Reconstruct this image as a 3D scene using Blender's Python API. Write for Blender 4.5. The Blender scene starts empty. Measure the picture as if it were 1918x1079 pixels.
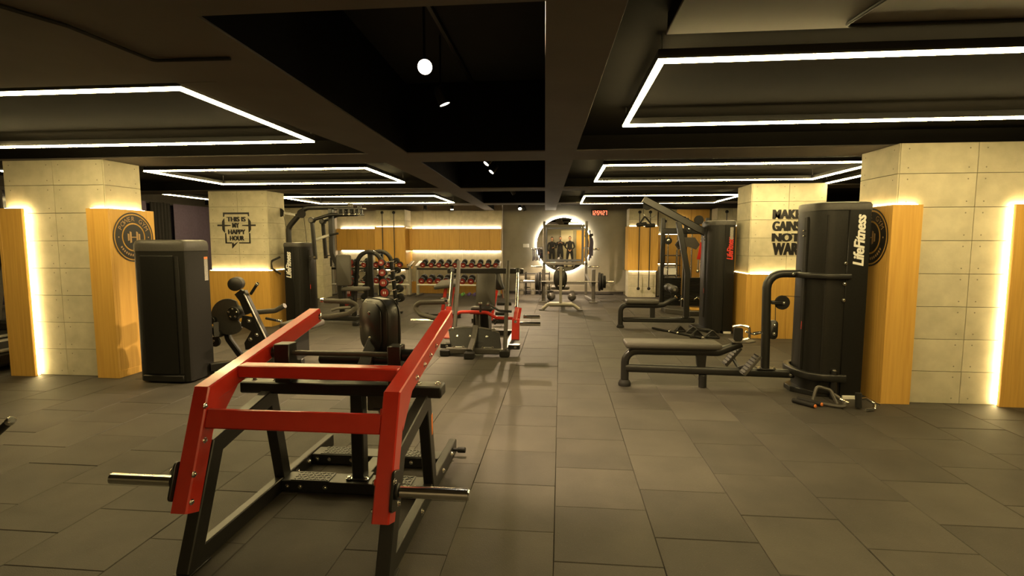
import bpy, bmesh, math, random
from mathutils import Vector as V, Matrix as MX, Quaternion as Q
random.seed(7)
SC = bpy.context.scene
COL = SC.collection
PI = math.pi

# ---------------------------------------------------------------- camera, world, exposure
cam_data = bpy.data.cameras.new('camera')
cam = bpy.data.objects.new('camera', cam_data)
COL.objects.link(cam)
cam.location = (0, 0, 1.47)
cam.rotation_euler = (PI / 2 - math.radians(5.18), 0, math.radians(5.365))
cam_data.sensor_width = 36.0
cam_data.lens = 965.0 / 1918.0 * 36.0
cam_data.clip_start = 0.05
SC.camera = cam

w = bpy.data.worlds.new('world')
SC.world = w
w.use_nodes = True
w.node_tree.nodes['Background'].inputs[0].default_value = (1.0, 0.75, 0.45, 1)
w.node_tree.nodes['Background'].inputs[1].default_value = 0.0

SC.view_settings.view_transform = 'Standard'
SC.view_settings.look = 'None'
SC.view_settings.exposure = 0.0
SC.view_settings.gamma = 1.0
SC.view_settings.use_curve_mapping = False
SC.cycles.max_bounces = 8
SC.cycles.sample_clamp_indirect = 6.0

LED_FRAME = 78.0      # hanging light frames
LED_COVE = 34.0       # hidden strips behind panels
LED_ALCOVE = 34.0
LED_COL = (1.0, 0.765, 0.335)
SPOT_W = 520.0        # each lamp on the ceiling track
COVE_COL = (1.0, 0.775, 0.35)

# ---------------------------------------------------------------- materials
def mat(name, color, rough=0.5, metal=0.0, coat=0.0, emit=None, strength=0.0, spec=0.5):
    m = bpy.data.materials.new(name)
    m.use_nodes = True
    b = m.node_tree.nodes['Principled BSDF']
    b.inputs['Base Color'].default_value = (*color, 1)
    b.inputs['Roughness'].default_value = rough
    b.inputs['Metallic'].default_value = metal
    b.inputs['Coat Weight'].default_value = coat
    b.inputs['Coat Roughness'].default_value = 0.12
    b.inputs['Specular IOR Level'].default_value = spec
    if emit:
        b.inputs['Emission Color'].default_value = (*emit, 1)
        b.inputs['Emission Strength'].default_value = strength
    return m

def nt(m):
    return m.node_tree.nodes, m.node_tree.links, m.node_tree.nodes['Principled BSDF']

def ramp(n, stops):
    r = n.new('ShaderNodeValToRGB')
    e = r.color_ramp.elements
    while len(e) < len(stops):
        e.new(0.5)
    for k, (p, c) in enumerate(stops):
        e[k].position = p
        e[k].color = (*c, 1)
    return r

def noisy(m, scale, c0, c1, stretch=(1, 1, 1), bump=0.0, detail=4, lo=0.3, hi=0.7, bump_scale=None, piece=0.0):
    """colour grain between c0 and c1, with an optional tone change from piece to piece"""
    n, l, b = nt(m)
    tc = n.new('ShaderNodeTexCoord')
    mp = n.new('ShaderNodeMapping')
    mp.inputs['Scale'].default_value = stretch
    src = tc.outputs['Object']
    if piece:
        oi = n.new('ShaderNodeObjectInfo')
        ge = n.new('ShaderNodeNewGeometry')
        ad = n.new('ShaderNodeMath'); ad.operation = 'ADD'
        l.new(oi.outputs['Random'], ad.inputs[0]); l.new(ge.outputs['Random Per Island'], ad.inputs[1])
        fr = n.new('ShaderNodeMath'); fr.operation = 'FRACT'
        l.new(ad.outputs[0], fr.inputs[0])
        sh = n.new('ShaderNodeVectorMath'); sh.operation = 'MULTIPLY_ADD'
        cb = n.new('ShaderNodeCombineXYZ')
        for k in range(3):
            l.new(fr.outputs[0], cb.inputs[k])
        sh.inputs[1].default_value = (37.0, 51.0, 23.0)
        l.new(cb.outputs[0], sh.inputs[0]); l.new(src, sh.inputs[2])
        src = sh.outputs[0]
    l.new(src, mp.inputs['Vector'])
    nz = n.new('ShaderNodeTexNoise')
    nz.inputs['Scale'].default_value = scale
    nz.inputs['Detail'].default_value = detail
    l.new(mp.outputs[0], nz.inputs['Vector'])
    r = ramp(n, [(lo, c0), (hi, c1)])
    l.new(nz.outputs['Fac'], r.inputs[0])
    out = r.outputs[0]
    if piece:
        hs = n.new('ShaderNodeHueSaturation')
        mr = n.new('ShaderNodeMapRange')
        mr.inputs['To Min'].default_value = 1.0 - piece
        mr.inputs['To Max'].default_value = 1.0 + piece
        l.new(fr.outputs[0], mr.inputs['Value'])
        l.new(mr.outputs[0], hs.inputs['Value'])
        l.new(out, hs.inputs['Color'])
        out = hs.outputs[0]
    l.new(out, b.inputs['Base Color'])
    if bump:
        bp = n.new('ShaderNodeBump')
        bp.inputs['Strength'].default_value = bump
        bp.inputs['Distance'].default_value = 0.01
        if bump_scale:
            nb = n.new('ShaderNodeTexNoise')
            nb.inputs['Scale'].default_value = bump_scale
            l.new(mp.outputs[0], nb.inputs['Vector'])
            l.new(nb.outputs['Fac'], bp.inputs['Height'])
        else:
            l.new(nz.outputs['Fac'], bp.inputs['Height'])
        l.new(bp.outputs[0], b.inputs['Normal'])
    return m

def rubber_tile():
    m = mat('rubber_tile', (0.09, 0.08, 0.066), 0.62, spec=0.4)
    noisy(m, 2.6, (0.038, 0.0335, 0.0275), (0.064, 0.0565, 0.046), bump=0.25, bump_scale=260, piece=0.16)
    n, l, b = nt(m)
    src = b.inputs['Base Color'].links[0].from_socket
    tc = n.new('ShaderNodeTexCoord')
    vo = n.new('ShaderNodeTexNoise'); vo.inputs['Scale'].default_value = 120; vo.inputs['Detail'].default_value = 2
    l.new(tc.outputs['Object'], vo.inputs['Vector'])
    r = ramp(n, [(0.66, (0, 0, 0)), (0.74, (1, 1, 1))])
    l.new(vo.outputs['Fac'], r.inputs[0])
    mx = n.new('ShaderNodeMix'); mx.data_type = 'RGBA'
    ml = n.new('ShaderNodeMath'); ml.operation = 'MULTIPLY'; ml.inputs[1].default_value = 0.45
    l.new(r.outputs[0], ml.inputs[0])
    l.new(ml.outputs[0], mx.inputs['Factor'])
    l.new(src, mx.inputs[6]); mx.inputs[7].default_value = (0.13, 0.12, 0.10, 1)
    l.new(mx.outputs[2], b.inputs['Base Color'])
    return m

def wood(name, c0, c1, piece=0.05):
    m = mat(name, c0, 0.42, spec=0.4)
    return noisy(m, 9.0, c0, c1, stretch=(6, 6, 0.22), bump=0.03, detail=6, lo=0.25, hi=0.75, piece=piece)

MT = {}
MT['tile'] = rubber_tile()
MT['joint'] = mat('joint', (0.02, 0.018, 0.015), 0.9)
MT['concrete'] = noisy(mat('concrete', (0.5, 0.49, 0.45), 0.7, spec=0.3), 7, (0.45, 0.415, 0.30), (0.57, 0.525, 0.385), bump=0.1, bump_scale=60, piece=0.05)
MT['concrete_joint'] = mat('concrete_joint', (0.16, 0.15, 0.13), 0.9)
MT['hole'] = mat('hole', (0.22, 0.2, 0.15), 0.9)
MT['wood'] = wood('oak', (0.56, 0.315, 0.068), (0.70, 0.42, 0.10))
MT['soffit'] = noisy(mat('soffit_paint', (0.10, 0.088, 0.075), 0.75, spec=0.3), 3, (0.092, 0.08, 0.068), (0.11, 0.096, 0.082))
MT['recess'] = noisy(mat('recess_paint_side_shade', (0.0085, 0.0079, 0.007), 0.9, spec=0.05), 3, (0.0076, 0.007, 0.0062), (0.0094, 0.0088, 0.0078))  # dark recess paint; on beam sides this colour stands in for shade
MT['black_recess'] = noisy(mat('black_recess_paint', (0.016, 0.015, 0.014), 0.8, spec=0.25), 3, (0.014, 0.013, 0.012), (0.018, 0.017, 0.016))
MT['wall_grey'] = noisy(mat('wall_grey', (0.27, 0.248, 0.2), 0.8, spec=0.3), 4, (0.25, 0.23, 0.185), (0.29, 0.266, 0.215))
MT['wall_beige'] = noisy(mat('wall_beige', (0.5, 0.44, 0.37), 0.75, spec=0.3), 4, (0.47, 0.415, 0.35), (0.53, 0.465, 0.39))
MT['wall_dark'] = noisy(mat('wall_dark', (0.05, 0.045, 0.043), 0.8, spec=0.3), 4, (0.045, 0.04, 0.038), (0.06, 0.054, 0.05))
MT['black'] = noisy(mat('black_powder_coat', (0.01, 0.01, 0.009), 0.36, spec=0.6), 40, (0.008, 0.008, 0.007), (0.012, 0.011, 0.01))
MT['shroud'] = noisy(mat('black_plastic', (0.009, 0.009, 0.008), 0.4, spec=0.28), 60, (0.008, 0.0078, 0.007), (0.011, 0.0105, 0.0095))
MT['shroud_panel'] = noisy(mat('dark_grey_plastic', (0.013, 0.012, 0.011), 0.36, spec=0.3), 50, (0.011, 0.0105, 0.0095), (0.015, 0.014, 0.0125))
MT['lid'] = noisy(mat('grey_plastic', (0.045, 0.042, 0.037), 0.4, spec=0.35), 50, (0.041, 0.038, 0.034), (0.05, 0.046, 0.041))
MT['vinyl'] = noisy(mat('black_vinyl', (0.014, 0.013, 0.012), 0.36, spec=0.6), 150, (0.012, 0.011, 0.01), (0.017, 0.016, 0.0145), bump=0.08)
MT['grey_vinyl'] = noisy(mat('grey_vinyl', (0.062, 0.056, 0.047), 0.5, spec=0.4), 150, (0.056, 0.051, 0.043), (0.069, 0.063, 0.053), bump=0.08)
MT['rubber'] = noisy(mat('rubber', (0.012, 0.011, 0.01), 0.65, spec=0.3), 90, (0.01, 0.009, 0.008), (0.015, 0.014, 0.0125))
MT['grip'] = noisy(mat('grey_foam_grip', (0.13, 0.12, 0.1), 0.65), 90, (0.12, 0.11, 0.093), (0.145, 0.133, 0.112))
MT['red'] = noisy(mat('red_paint', (0.5, 0.024, 0.012), 0.3, coat=0.6), 14, (0.48, 0.022, 0.011), (0.53, 0.028, 0.014))
MT['chrome'] = noisy(mat('chrome', (0.75, 0.74, 0.7), 0.16, 1.0), 40, (0.72, 0.71, 0.67), (0.78, 0.77, 0.73))
MT['steel'] = noisy(mat('brushed_steel', (0.42, 0.41, 0.38), 0.32, 0.9), 40, (0.39, 0.38, 0.35), (0.45, 0.44, 0.41))
MT['silver'] = noisy(mat('silver_paint', (0.36, 0.34, 0.3), 0.35, 0.35), 40, (0.34, 0.32, 0.28), (0.39, 0.37, 0.325))
MT['grey_metal'] = noisy(mat('grey_metal', (0.075, 0.069, 0.06), 0.4, 0.2), 40, (0.068, 0.062, 0.054), (0.083, 0.076, 0.066))
MT['rack_grey'] = noisy(mat('rack_grey', (0.12, 0.112, 0.098), 0.4, 0.3), 40, (0.11, 0.103, 0.09), (0.13, 0.121, 0.106))
MT['white'] = noisy(mat('white_plastic', (0.75, 0.73, 0.68), 0.5), 30, (0.72, 0.7, 0.65), (0.78, 0.76, 0.71))
MT['label'] = noisy(mat('label_print', (0.28, 0.27, 0.24), 0.5), 300, (0.12, 0.11, 0.1), (0.4, 0.38, 0.34), stretch=(0.2, 0.2, 1))
MT['orange'] = mat('orange_print', (0.7, 0.2, 0.04), 0.5)
MT['logo_white'] = mat('logo_white', (0.75, 0.74, 0.7), 0.5)
MT['logo_red'] = mat('logo_red', (0.6, 0.04, 0.03), 0.5)
MT['stencil'] = mat('stencil_black', (0.013, 0.012, 0.012), 0.4)
MT['sticker_wood'] = noisy(mat('sticker_tan', (0.45, 0.28, 0.12), 0.5), 20, (0.42, 0.26, 0.11), (0.48, 0.3, 0.13))
MT['mirror'] = mat('mirror_glass', (0.9, 0.9, 0.88), 0.01, 1.0)
MT['dark_mirror'] = mat('grey_mirror_glass', (0.6, 0.58, 0.54), 0.02, 1.0)
MT['glass'] = noisy(mat('night_window_glass', (0.018, 0.016, 0.03), 0.08), 2, (0.015, 0.013, 0.026), (0.022, 0.019, 0.036))
MT['curtain'] = noisy(mat('dark_curtain', (0.018, 0.016, 0.018), 0.9), 30, (0.014, 0.013, 0.014), (0.024, 0.021, 0.023), stretch=(1, 1, 0.05))
MT['blind'] = noisy(mat('violet_blind', (0.10, 0.075, 0.13), 0.85), 20, (0.09, 0.068, 0.118), (0.11, 0.083, 0.142))
MT['led'] = mat('led_diffuser', (0.9, 0.9, 0.9), 0.5, emit=LED_COL, strength=LED_FRAME)
MT['cove'] = mat('led_strip', (0.9, 0.9, 0.9), 0.5, emit=COVE_COL, strength=LED_COVE)
MT['alcove_led'] = mat('led_strip_alcove', (0.9, 0.9, 0.9), 0.5, emit=(1.0, 0.85, 0.6), strength=LED_ALCOVE)
MT['halo'] = mat('led_strip_mirror', (0.9, 0.9, 0.9), 0.5, emit=(1.0, 0.88, 0.66), strength=40.0)
MT['spot'] = mat('spot_lens', (0.9, 0.9, 0.9), 0.4, emit=(1.0, 0.86, 0.66), strength=40.0)
MT['digit'] = mat('red_led_digit', (0.4, 0.02, 0.01), 0.5, emit=(1.0, 0.13, 0.06), strength=5.0)
MT['body_red'] = noisy(mat('dumbbell_red', (0.22, 0.02, 0.014), 0.45), 40, (0.19, 0.017, 0.012), (0.26, 0.024, 0.016))
MT['skin'] = noisy(mat('skin', (0.45, 0.25, 0.16), 0.55), 30, (0.42, 0.23, 0.145), (0.48, 0.27, 0.175))
MT['hair'] = mat('hair', (0.012, 0.01, 0.009), 0.6)
MT['cloth'] = noisy(mat('black_cloth', (0.012, 0.012, 0.013), 0.9), 60, (0.01, 0.01, 0.011), (0.016, 0.016, 0.017))
MT['shoe'] = noisy(mat('white_shoe', (0.6, 0.58, 0.54), 0.6), 30, (0.56, 0.54, 0.5), (0.64, 0.62, 0.58))
MT['strap'] = noisy(mat('band_dark', (0.025, 0.02, 0.035), 0.8), 60, (0.02, 0.016, 0.028), (0.034, 0.028, 0.046))
MT['green'] = noisy(mat('green_vinyl', (0.1, 0.3, 0.06), 0.5), 40, (0.09, 0.27, 0.05), (0.12, 0.33, 0.07))
MT['purple'] = noisy(mat('purple_vinyl', (0.08, 0.05, 0.2), 0.5), 40, (0.07, 0.045, 0.18), (0.095, 0.06, 0.23))
MT['door'] = noisy(mat('pale_door', (0.62, 0.56, 0.42), 0.6), 20, (0.6, 0.54, 0.4), (0.65, 0.585, 0.44))

# ---------------------------------------------------------------- mesh helpers
def rrect(w, h, r=0.006, seg=1):
    """rounded rectangle outline"""
    pts = []
    r = min(r, w * 0.49, h * 0.49)
    for cx, cy, a0 in ((w/2-r, h/2-r, 0), (-w/2+r, h/2-r, 90), (-w/2+r, -h/2+r, 180), (w/2-r, -h/2+r, 270)):
        for k in range(seg + 1):
            a = math.radians(a0 + 90 * k / seg)
            pts.append((cx + r * math.cos(a), cy + r * math.sin(a)))
    return pts

def ring(r, n=10):
    return [(r * math.cos(2*PI*k/n), r * math.sin(2*PI*k/n)) for k in range(n)]

def fillet(pts, r, n=5):
    pts = [V(p) for p in pts]
    out = [pts[0]]
    for i in range(1, len(pts) - 1):
        a, b, c = pts[i-1], pts[i], pts[i+1]
        d0, d1 = (a - b), (c - b)
        l0, l1 = d0.length, d1.length
        d0.normalize(); d1.normalize()
        ang = d0.angle(d1)
        if ang > PI - 0.02:
            out.append(b); continue
        t = min(r / math.tan(ang / 2), l0 * 0.48, l1 * 0.48)
        rr = t * math.tan(ang / 2)
        bis = (d0 + d1).normalized()
        cen = b + bis * (rr / math.sin(ang / 2))
        p0, p1 = b + d0 * t, b + d1 * t
        v0, v1 = p0 - cen, p1 - cen
        tot = v0.angle(v1)
        ax = v0.cross(v1).normalized()
        for k in range(n + 1):
            out.append(cen + Q(ax, tot * k / n) @ v0)
    out.append(pts[-1])
    return out

class MB:
    def __init__(s):
        s.v, s.f, s.mi, s.k = [], [], [], 0
    def use(s, k):
        s.k = k; return s
    def add(s, vs, fs):
        o = len(s.v)
        s.v += [V(p) for p in vs]
        s.f += [tuple(o + i for i in f) for f in fs]
        s.mi += [s.k] * len(fs)
        return s
    def box(s, x0, x1, y0, y1, z0, z1, b=0.0, rot=None, at=None):
        """box, edges chamfered by b; rot turns it about its centre (or about at)"""
        c = V(((x0+x1)/2, (y0+y1)/2, (z0+z1)/2))
        h = V((abs(x1-x0)/2, abs(y1-y0)/2, abs(z1-z0)/2))
        vs, fs = [], []
        if b <= 0:
            for sx in (-1, 1):
                for sy in (-1, 1):
                    for sz in (-1, 1):
                        vs.append(V((sx*h.x, sy*h.y, sz*h.z)))
            fs = [(0,1,3,2),(4,6,7,5),(0,4,5,1),(2,3,7,6),(0,2,6,4),(1,5,7,3)]
        else:
            b = min(b, h.x*0.9, h.y*0.9, h.z*0.9)
            idx = {}
            for sx in (-1, 1):
                for sy in (-1, 1):
                    for sz in (-1, 1):
                        for a in range(3):
                            idx[(sx, sy, sz, a)] = len(vs)
                            q = [sx*(h.x-b), sy*(h.y-b), sz*(h.z-b)]
                            q[a] = (sx, sy, sz)[a] * h[a]
                            vs.append(V(q))
            def key(sgn, a):
                return idx[(sgn[0], sgn[1], sgn[2], a)]
            for a in range(3):
                o1, o2 = [i for i in range(3) if i != a]
                for sg in (-1, 1):
                    loop = []
                    for s1, s2 in ((-1,-1),(1,-1),(1,1),(-1,1)):
                        q = [0,0,0]; q[a] = sg; q[o1] = s1; q[o2] = s2
                        loop.append(key(q, a))
                    fs.append(tuple(loop))
            for a in range(3):
                o1, o2 = [i for i in range(3) if i != a]
                for s1 in (-1, 1):
                    for s2 in (-1, 1):
                        q0 = [0,0,0]; q0[o1] = s1; q0[o2] = s2; q1 = list(q0); q0[a] = -1; q1[a] = 1
                        fs.append((key(q0, o1), key(q1, o1), key(q1, o2), key(q0, o2)))
            for sx in (-1, 1):
                for sy in (-1, 1):
                    for sz in (-1, 1):
                        fs.append(tuple(idx[(sx, sy, sz, a)] for a in range(3)))
        if rot is not None:
            R = rot.to_3x3()
            if at is not None:
                at = V(at)
                vs = [at + R @ (c - at + p) for p in vs]
            else:
                vs = [c + R @ p for p in vs]
        else:
            vs = [c + p for p in vs]
        return s.add(vs, fs)
    def sweep(s, path, sec, up=(0, 0, 1), closed=False, taper=None):
        path = [V(p) for p in path]
        n, m = len(path), len(sec)
        dirs = []
        for i in range(n if closed else n - 1):
            dirs.append((path[(i+1) % n] - path[i]).normalized())
        u = V(up)
        d = dirs[0]
        if abs(u.dot(d)) > 0.98:
            u = V((0, 1, 0)) if abs(d.y) < 0.9 else V((1, 0, 0))
        v_ = (u - d * u.dot(d)).normalized()
        u_ = d.cross(v_)
        frames = [(u_, v_)]
        for i in range(1, len(dirs)):
            q = dirs[i-1].rotation_difference(dirs[i])
            frames.append((q @ frames[-1][0], q @ frames[-1][1]))
        vs = []
        for i in range(n):
            if closed:
                di, do = dirs[i-1], dirs[i]
                fu, fv = frames[i-1] if i else frames[-1]
            else:
                di = dirs[max(i-1, 0)]; do = dirs[min(i, len(dirs)-1)]
                fu, fv = frames[max(i-1, 0)]
            pl = (di + do)
            k = taper[i] if taper else 1.0
            for a, b in sec:
                o = fu * (a*k) + fv * (b*k)
                den = di.dot(pl)
                if den > 1e-4:
                    o = o - di * (o.dot(pl) / den)
                vs.append(path[i] + o)
        fs = []
        for i in range(n if closed else n - 1):
            j = (i + 1) % n
            for q in range(m):
                r = (q + 1) % m
                fs.append((i*m+q, i*m+r, j*m+r, j*m+q))
        if not closed:
            fs.append(tuple(range(m)))
            fs.append(tuple((n-1)*m + q for q in range(m)))
        return s.add(vs, fs)
    def tube(s, path, r, n=10, fr=0.0, up=(0, 0, 1), fn=5, closed=False):
        return s.sweep(fillet(path, fr, fn) if fr else path, ring(r, n), up, closed)
    def beam(s, path, w, h, r=0.006, fr=0.0, up=(0, 0, 1), seg=1):
        return s.sweep(fillet(path, fr) if fr else path, rrect(w, h, r, seg), up)
    def lathe(s, prof, p0, ax, n=16):
        """prof: (radius, distance along ax)"""
        p0, ax = V(p0), V(ax).normalized()
        u = ax.orthogonal().normalized(); v = ax.cross(u)
        vs, fs, rows = [], [], []
        for r, t in prof:
            if r < 1e-6:
                rows.append([len(vs)]); vs.append(p0 + ax*t)
            else:
                rows.append(list(range(len(vs), len(vs)+n)))
                for k in range(n):
                    a = 2*PI*k/n
                    vs.append(p0 + ax*t + (u*math.cos(a) + v*math.sin(a))*r)
        for A, B in zip(rows, rows[1:]):
            for k in range(n):
                j = (k+1) % n
                if len(A) == 1 and len(B) == 1: continue
                if len(A) == 1: fs.append((A[0], B[j], B[k]))
                elif len(B) == 1: fs.append((A[k], A[j], B[0]))
                else: fs.append((A[k], A[j], B[j], B[k]))
        if len(rows[0]) > 1: fs.append(tuple(rows[0]))
        if len(rows[-1]) > 1: fs.append(tuple(rows[-1]))
        return s.add(vs, fs)
    def cyl(s, p0, p1, r, n=14, b=0.0):
        p0, p1 = V(p0), V(p1)
        L = (p1-p0).length
        prof = [(r, 0), (r, L)] if b <= 0 else [(r-b, 0), (r, b), (r, L-b), (r-b, L)]
        return s.lathe(prof, p0, p1-p0, n)
    def ball(s, c, r, sx=1, sy=1, sz=1, n=12, m=8):
        vs, fs = [], []
        c = V(c)
        for i in range(m+1):
            t = PI*i/m
            for k in range(n):
                a = 2*PI*k/n
                vs.append(c + V((r*sx*math.sin(t)*math.cos(a), r*sy*math.sin(t)*math.sin(a), r*sz*math.cos(t))))
        for i in range(m):
            for k in range(n):
                j = (k+1) % n
                fs.append((i*n+k, i*n+j, (i+1)*n+j, (i+1)*n+k))
        return s.add(vs, fs)
    def prism(s, pts, o, ux, uy, d, b=0.0):
        """outline pts in the plane (o, ux, uy), thickened by vector d; b bevels both rims"""
        o, ux, uy, d = V(o), V(ux), V(uy), V(d)
        n = len(pts)
        def loop(k, off):
            P = [V((p[0], p[1])) for p in pts]
            res = []
            for i in range(n):
                p = P[i]
                if off:
                    e0 = (P[i]-P[i-1]); e1 = (P[(i+1) % n]-P[i])
                    if e0.length > 1e-9: e0.normalize()
                    if e1.length > 1e-9: e1.normalize()
                    nn = V((-(e0.y+e1.y), e0.x+e1.x))
                    if nn.length > 1e-6: nn.normalize()
                    p = p + nn*off*sgn
                res.append(o + ux*p[0] + uy*p[1] + d*k)
            return res
        area = sum(pts[i-1][0]*pts[i][1]-pts[i][0]*pts[i-1][1] for i in range(n))
        sgn = 1 if area > 0 else -1
        if b:
            kb = b / d.length
            L = [loop(0, b), loop(kb, 0), loop(1-kb, 0), loop(1, b)]
        else:
            L = [loop(0, 0), loop(1, 0)]
        vs = [p for q in L for p in q]
        fs = []
        for r in range(len(L)-1):
            for i in range(n):
                j = (i+1) % n
                fs.append((r*n+i, r*n+j, (r+1)*n+j, (r+1)*n+i))
        fs.append(tuple(range(n))); fs.append(tuple((len(L)-1)*n+i for i in range(n)))
        return s.add(vs, fs)
    def obj(s, name, mats, parent=None, sm=38, flat=False):
        org = V((0, 0, 0))
        p = parent
        while p is not None:
            org += p.location; p = p.parent
        if parent is None and s.v:
            lo = [min(q[i] for q in s.v) for i in range(3)]; hi = [max(q[i] for q in s.v) for i in range(3)]
            org = V(((lo[0]+hi[0])/2, (lo[1]+hi[1])/2, lo[2]))
        me = bpy.data.meshes.new(name)
        me.from_pydata([q - org for q in s.v], [], s.f)
        if not isinstance(mats, (list, tuple)): mats = [mats]
        for m in mats: me.materials.append(MT[m] if isinstance(m, str) else m)
        me.polygons.foreach_set('material_index', s.mi)
        if not flat:
            bm = bmesh.new(); bm.from_mesh(me)
            bmesh.ops.recalc_face_normals(bm, faces=bm.faces)
            bm.to_mesh(me); bm.free()
            me.polygons.foreach_set('use_smooth', [True]*len(me.polygons))
            me.set_sharp_from_angle(angle=math.radians(sm))
        me.update()
        o = bpy.data.objects.new(name, me)
        COL.objects.link(o)
        if parent is not None: o.parent = parent
        else: o.location = org
        return o

def tag(o, label=None, cat=None, group=None, kind=None):
    if label: o['label'] = label
    if cat: o['category'] = cat
    if group: o['group'] = group
    if kind: o['kind'] = kind
    return o

def thing(name, label, cat, loc=(0, 0, 0), group=None):
    o = bpy.data.objects.new(name, None)
    o.empty_display_size = 0.1
    COL.objects.link(o)
    o.location = loc
    return tag(o, label, cat, group)

def structure(name, loc=(0, 0, 0), label=None):
    o = bpy.data.objects.new(name, None)
    COL.objects.link(o); o.location = loc
    o['kind'] = 'structure'
    if label: o['label'] = label
    return o

def copy_tree(o, parent=None):
    c = o.copy(); COL.objects.link(c); c.parent = parent
    for ch in o.children: copy_tree(ch, c)
    return c

_bolt = {}
def bolt(parent, p, d=(0, 0, 1), r=0.011, m='chrome'):
    key = (r, m)
    if key not in _bolt:
        t = MB().lathe([(r*1.5, 0), (r*1.5, r*0.25), (r, r*0.3), (r, r*0.8), (r*0.6, r*1.1)], (0, 0, 0), (0, 0, 1), 8)
        o = t.obj('bolt', m)
        _bolt[key] = o.data
        bpy.data.objects.remove(o)
    o = bpy.data.objects.new('bolt', _bolt[key])
    COL.objects.link(o)
    org = V((0, 0, 0)); q = parent
    while q is not None: org += q.location; q = q.parent
    o.parent = parent
    o.location = V(p) - org
    o.rotation_mode = 'QUATERNION'
    o.rotation_quaternion = V((0, 0, 1)).rotation_difference(V(d).normalized())
    return o

_txt = {}
def glyphs(s, bold=0.0, shear=0.0):
    """flat outline mesh of a word in the built-in font, unit height, start at x=0"""
    key = (s, bold, shear)
    if key in _txt: return _txt[key]
    cu = bpy.data.curves.new('t', 'FONT')
    cu.body = s; cu.size = 1.0; cu.offset = bold; cu.shear = shear; cu.resolution_u = 3
    o = bpy.data.objects.new('t', cu); COL.objects.link(o)
    dg = bpy.context.evaluated_depsgraph_get()
    me = bpy.data.meshes.new_from_object(o.evaluated_get(dg))
    vs = [tuple(v.co) for v in me.vertices]; fs = [tuple(p.vertices) for p in me.polygons]
    bpy.data.objects.remove(o); bpy.data.curves.remove(cu); bpy.data.meshes.remove(me)
    _txt[key] = (vs, fs)
    return vs, fs

def word(mb, s, o, ux, uy, w=None, h=None, bold=0.02, shear=0.0, center=True, heavy=0.0):
    """lay a word on the plane (o, ux, uy), scaled to width w and cap height h"""
    vs, fs = glyphs(s, bold, shear)
    xs = [v[0] for v in vs]; ys = [v[1] for v in vs]
    x0, x1, y0, y1 = min(xs), max(xs), min(ys), max(ys)
    o, ux, uy = V(o), V(ux), V(uy)
    ky = h / (y1-y0) if h else None
    kx = w / (x1-x0) if w else ky
    if ky is None: ky = kx
    sx = (x0+x1)/2 if center else x0
    sy = (y0+y1)/2 if center else y0
    nn = ux.cross(uy)
    for i, d in enumerate((-heavy, -heavy*0.5, 0.0, heavy*0.5, heavy) if heavy else (0.0,)):   # heavy lettering: strokes widened sideways
        mb.add([o + nn*(0.0004*i) + ux*((v[0]-sx)*kx*(1-heavy/(x1-x0)*2) + d*kx) + uy*((v[1]-sy)*ky) for v in vs], fs)
    return mb
# ================================================================ the room
X0, X1, Y0, Y1 = -8.6, 6.6, -1.7, 14.5
ZB = 2.33            # underside of the beams

floor = structure('floor')
MB().box(X0-0.2, X1+0.2, Y0-0.2, Y1+0.2, -0.12, -0.016).obj('floor_slab', 'joint', floor)

def tile_geo(mb, x, y, z=0.0):
    h, c = 0.2490, 0.003
    t, k = z, z-0.003
    P = [(x-h+c,y-h+c,t),(x+h-c,y-h+c,t),(x+h-c,y+h-c,t),(x-h+c,y+h-c,t),
         (x-h,y-h,k),(x+h,y-h,k),(x+h,y+h,k),(x-h,y+h,k),
         (x-h,y-h,-0.018),(x+h,y-h,-0.018),(x+h,y+h,-0.018),(x-h,y+h,-0.018)]
    F = [(0,1,2,3)]
    for a in range(4):
        b = (a+1) % 4
        F += [(a, a+4, b+4, b), (a+4, a+8, b+8, b+4)]
    mb.add(P, F)

def in_frame(x, y):
    yaw, pit = math.radians(5.365), math.radians(5.18)
    fx = -math.sin(yaw)*x + math.cos(yaw)*y
    rx = math.cos(yaw)*x + math.sin(yaw)*y
    d = fx*math.cos(pit) + 1.47*math.sin(pit)
    u = fx*math.sin(pit) - 1.47*math.cos(pit)
    if d < 0.3: return None
    if abs(rx/d) > 1.05: return None
    if u/d < -0.66: return None
    return d

tiles = []
for i in range(-18, 14):
    cx = -0.02 + 0.5*i + 0.25
    oy = 0.01 if i % 2 == 0 else 0.25
    for j in range(-4, 30):
        cy = oy + 0.5*j
        if X0 < cx < X1 and Y0 < cy < Y1:
            tiles.append((cx, cy))
near = sorted([(in_frame(*t), t) for t in tiles if in_frame(*t)])[:292]
chosen = {t for _, t in near}
tm = MB(); tile_geo(tm, 0, 0)
o0 = tm.obj('tile', 'tile', floor, flat=True)
tdata = o0.data; bpy.data.objects.remove(o0)
for _, (cx, cy) in near:
    o = bpy.data.objects.new('tile', tdata); COL.objects.link(o); o.parent = floor
    o.location = (cx + random.uniform(-0.001, 0.001), cy + random.uniform(-0.001, 0.001), random.choice((0, 0, -0.0012, 0.0008)))
rest = MB()
for t in tiles:
    if t not in chosen: tile_geo(rest, t[0], t[1], random.uniform(-0.001, 0.0004))
tag(rest.obj('tile', 'tile', floor, flat=True), kind='stuff')

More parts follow.
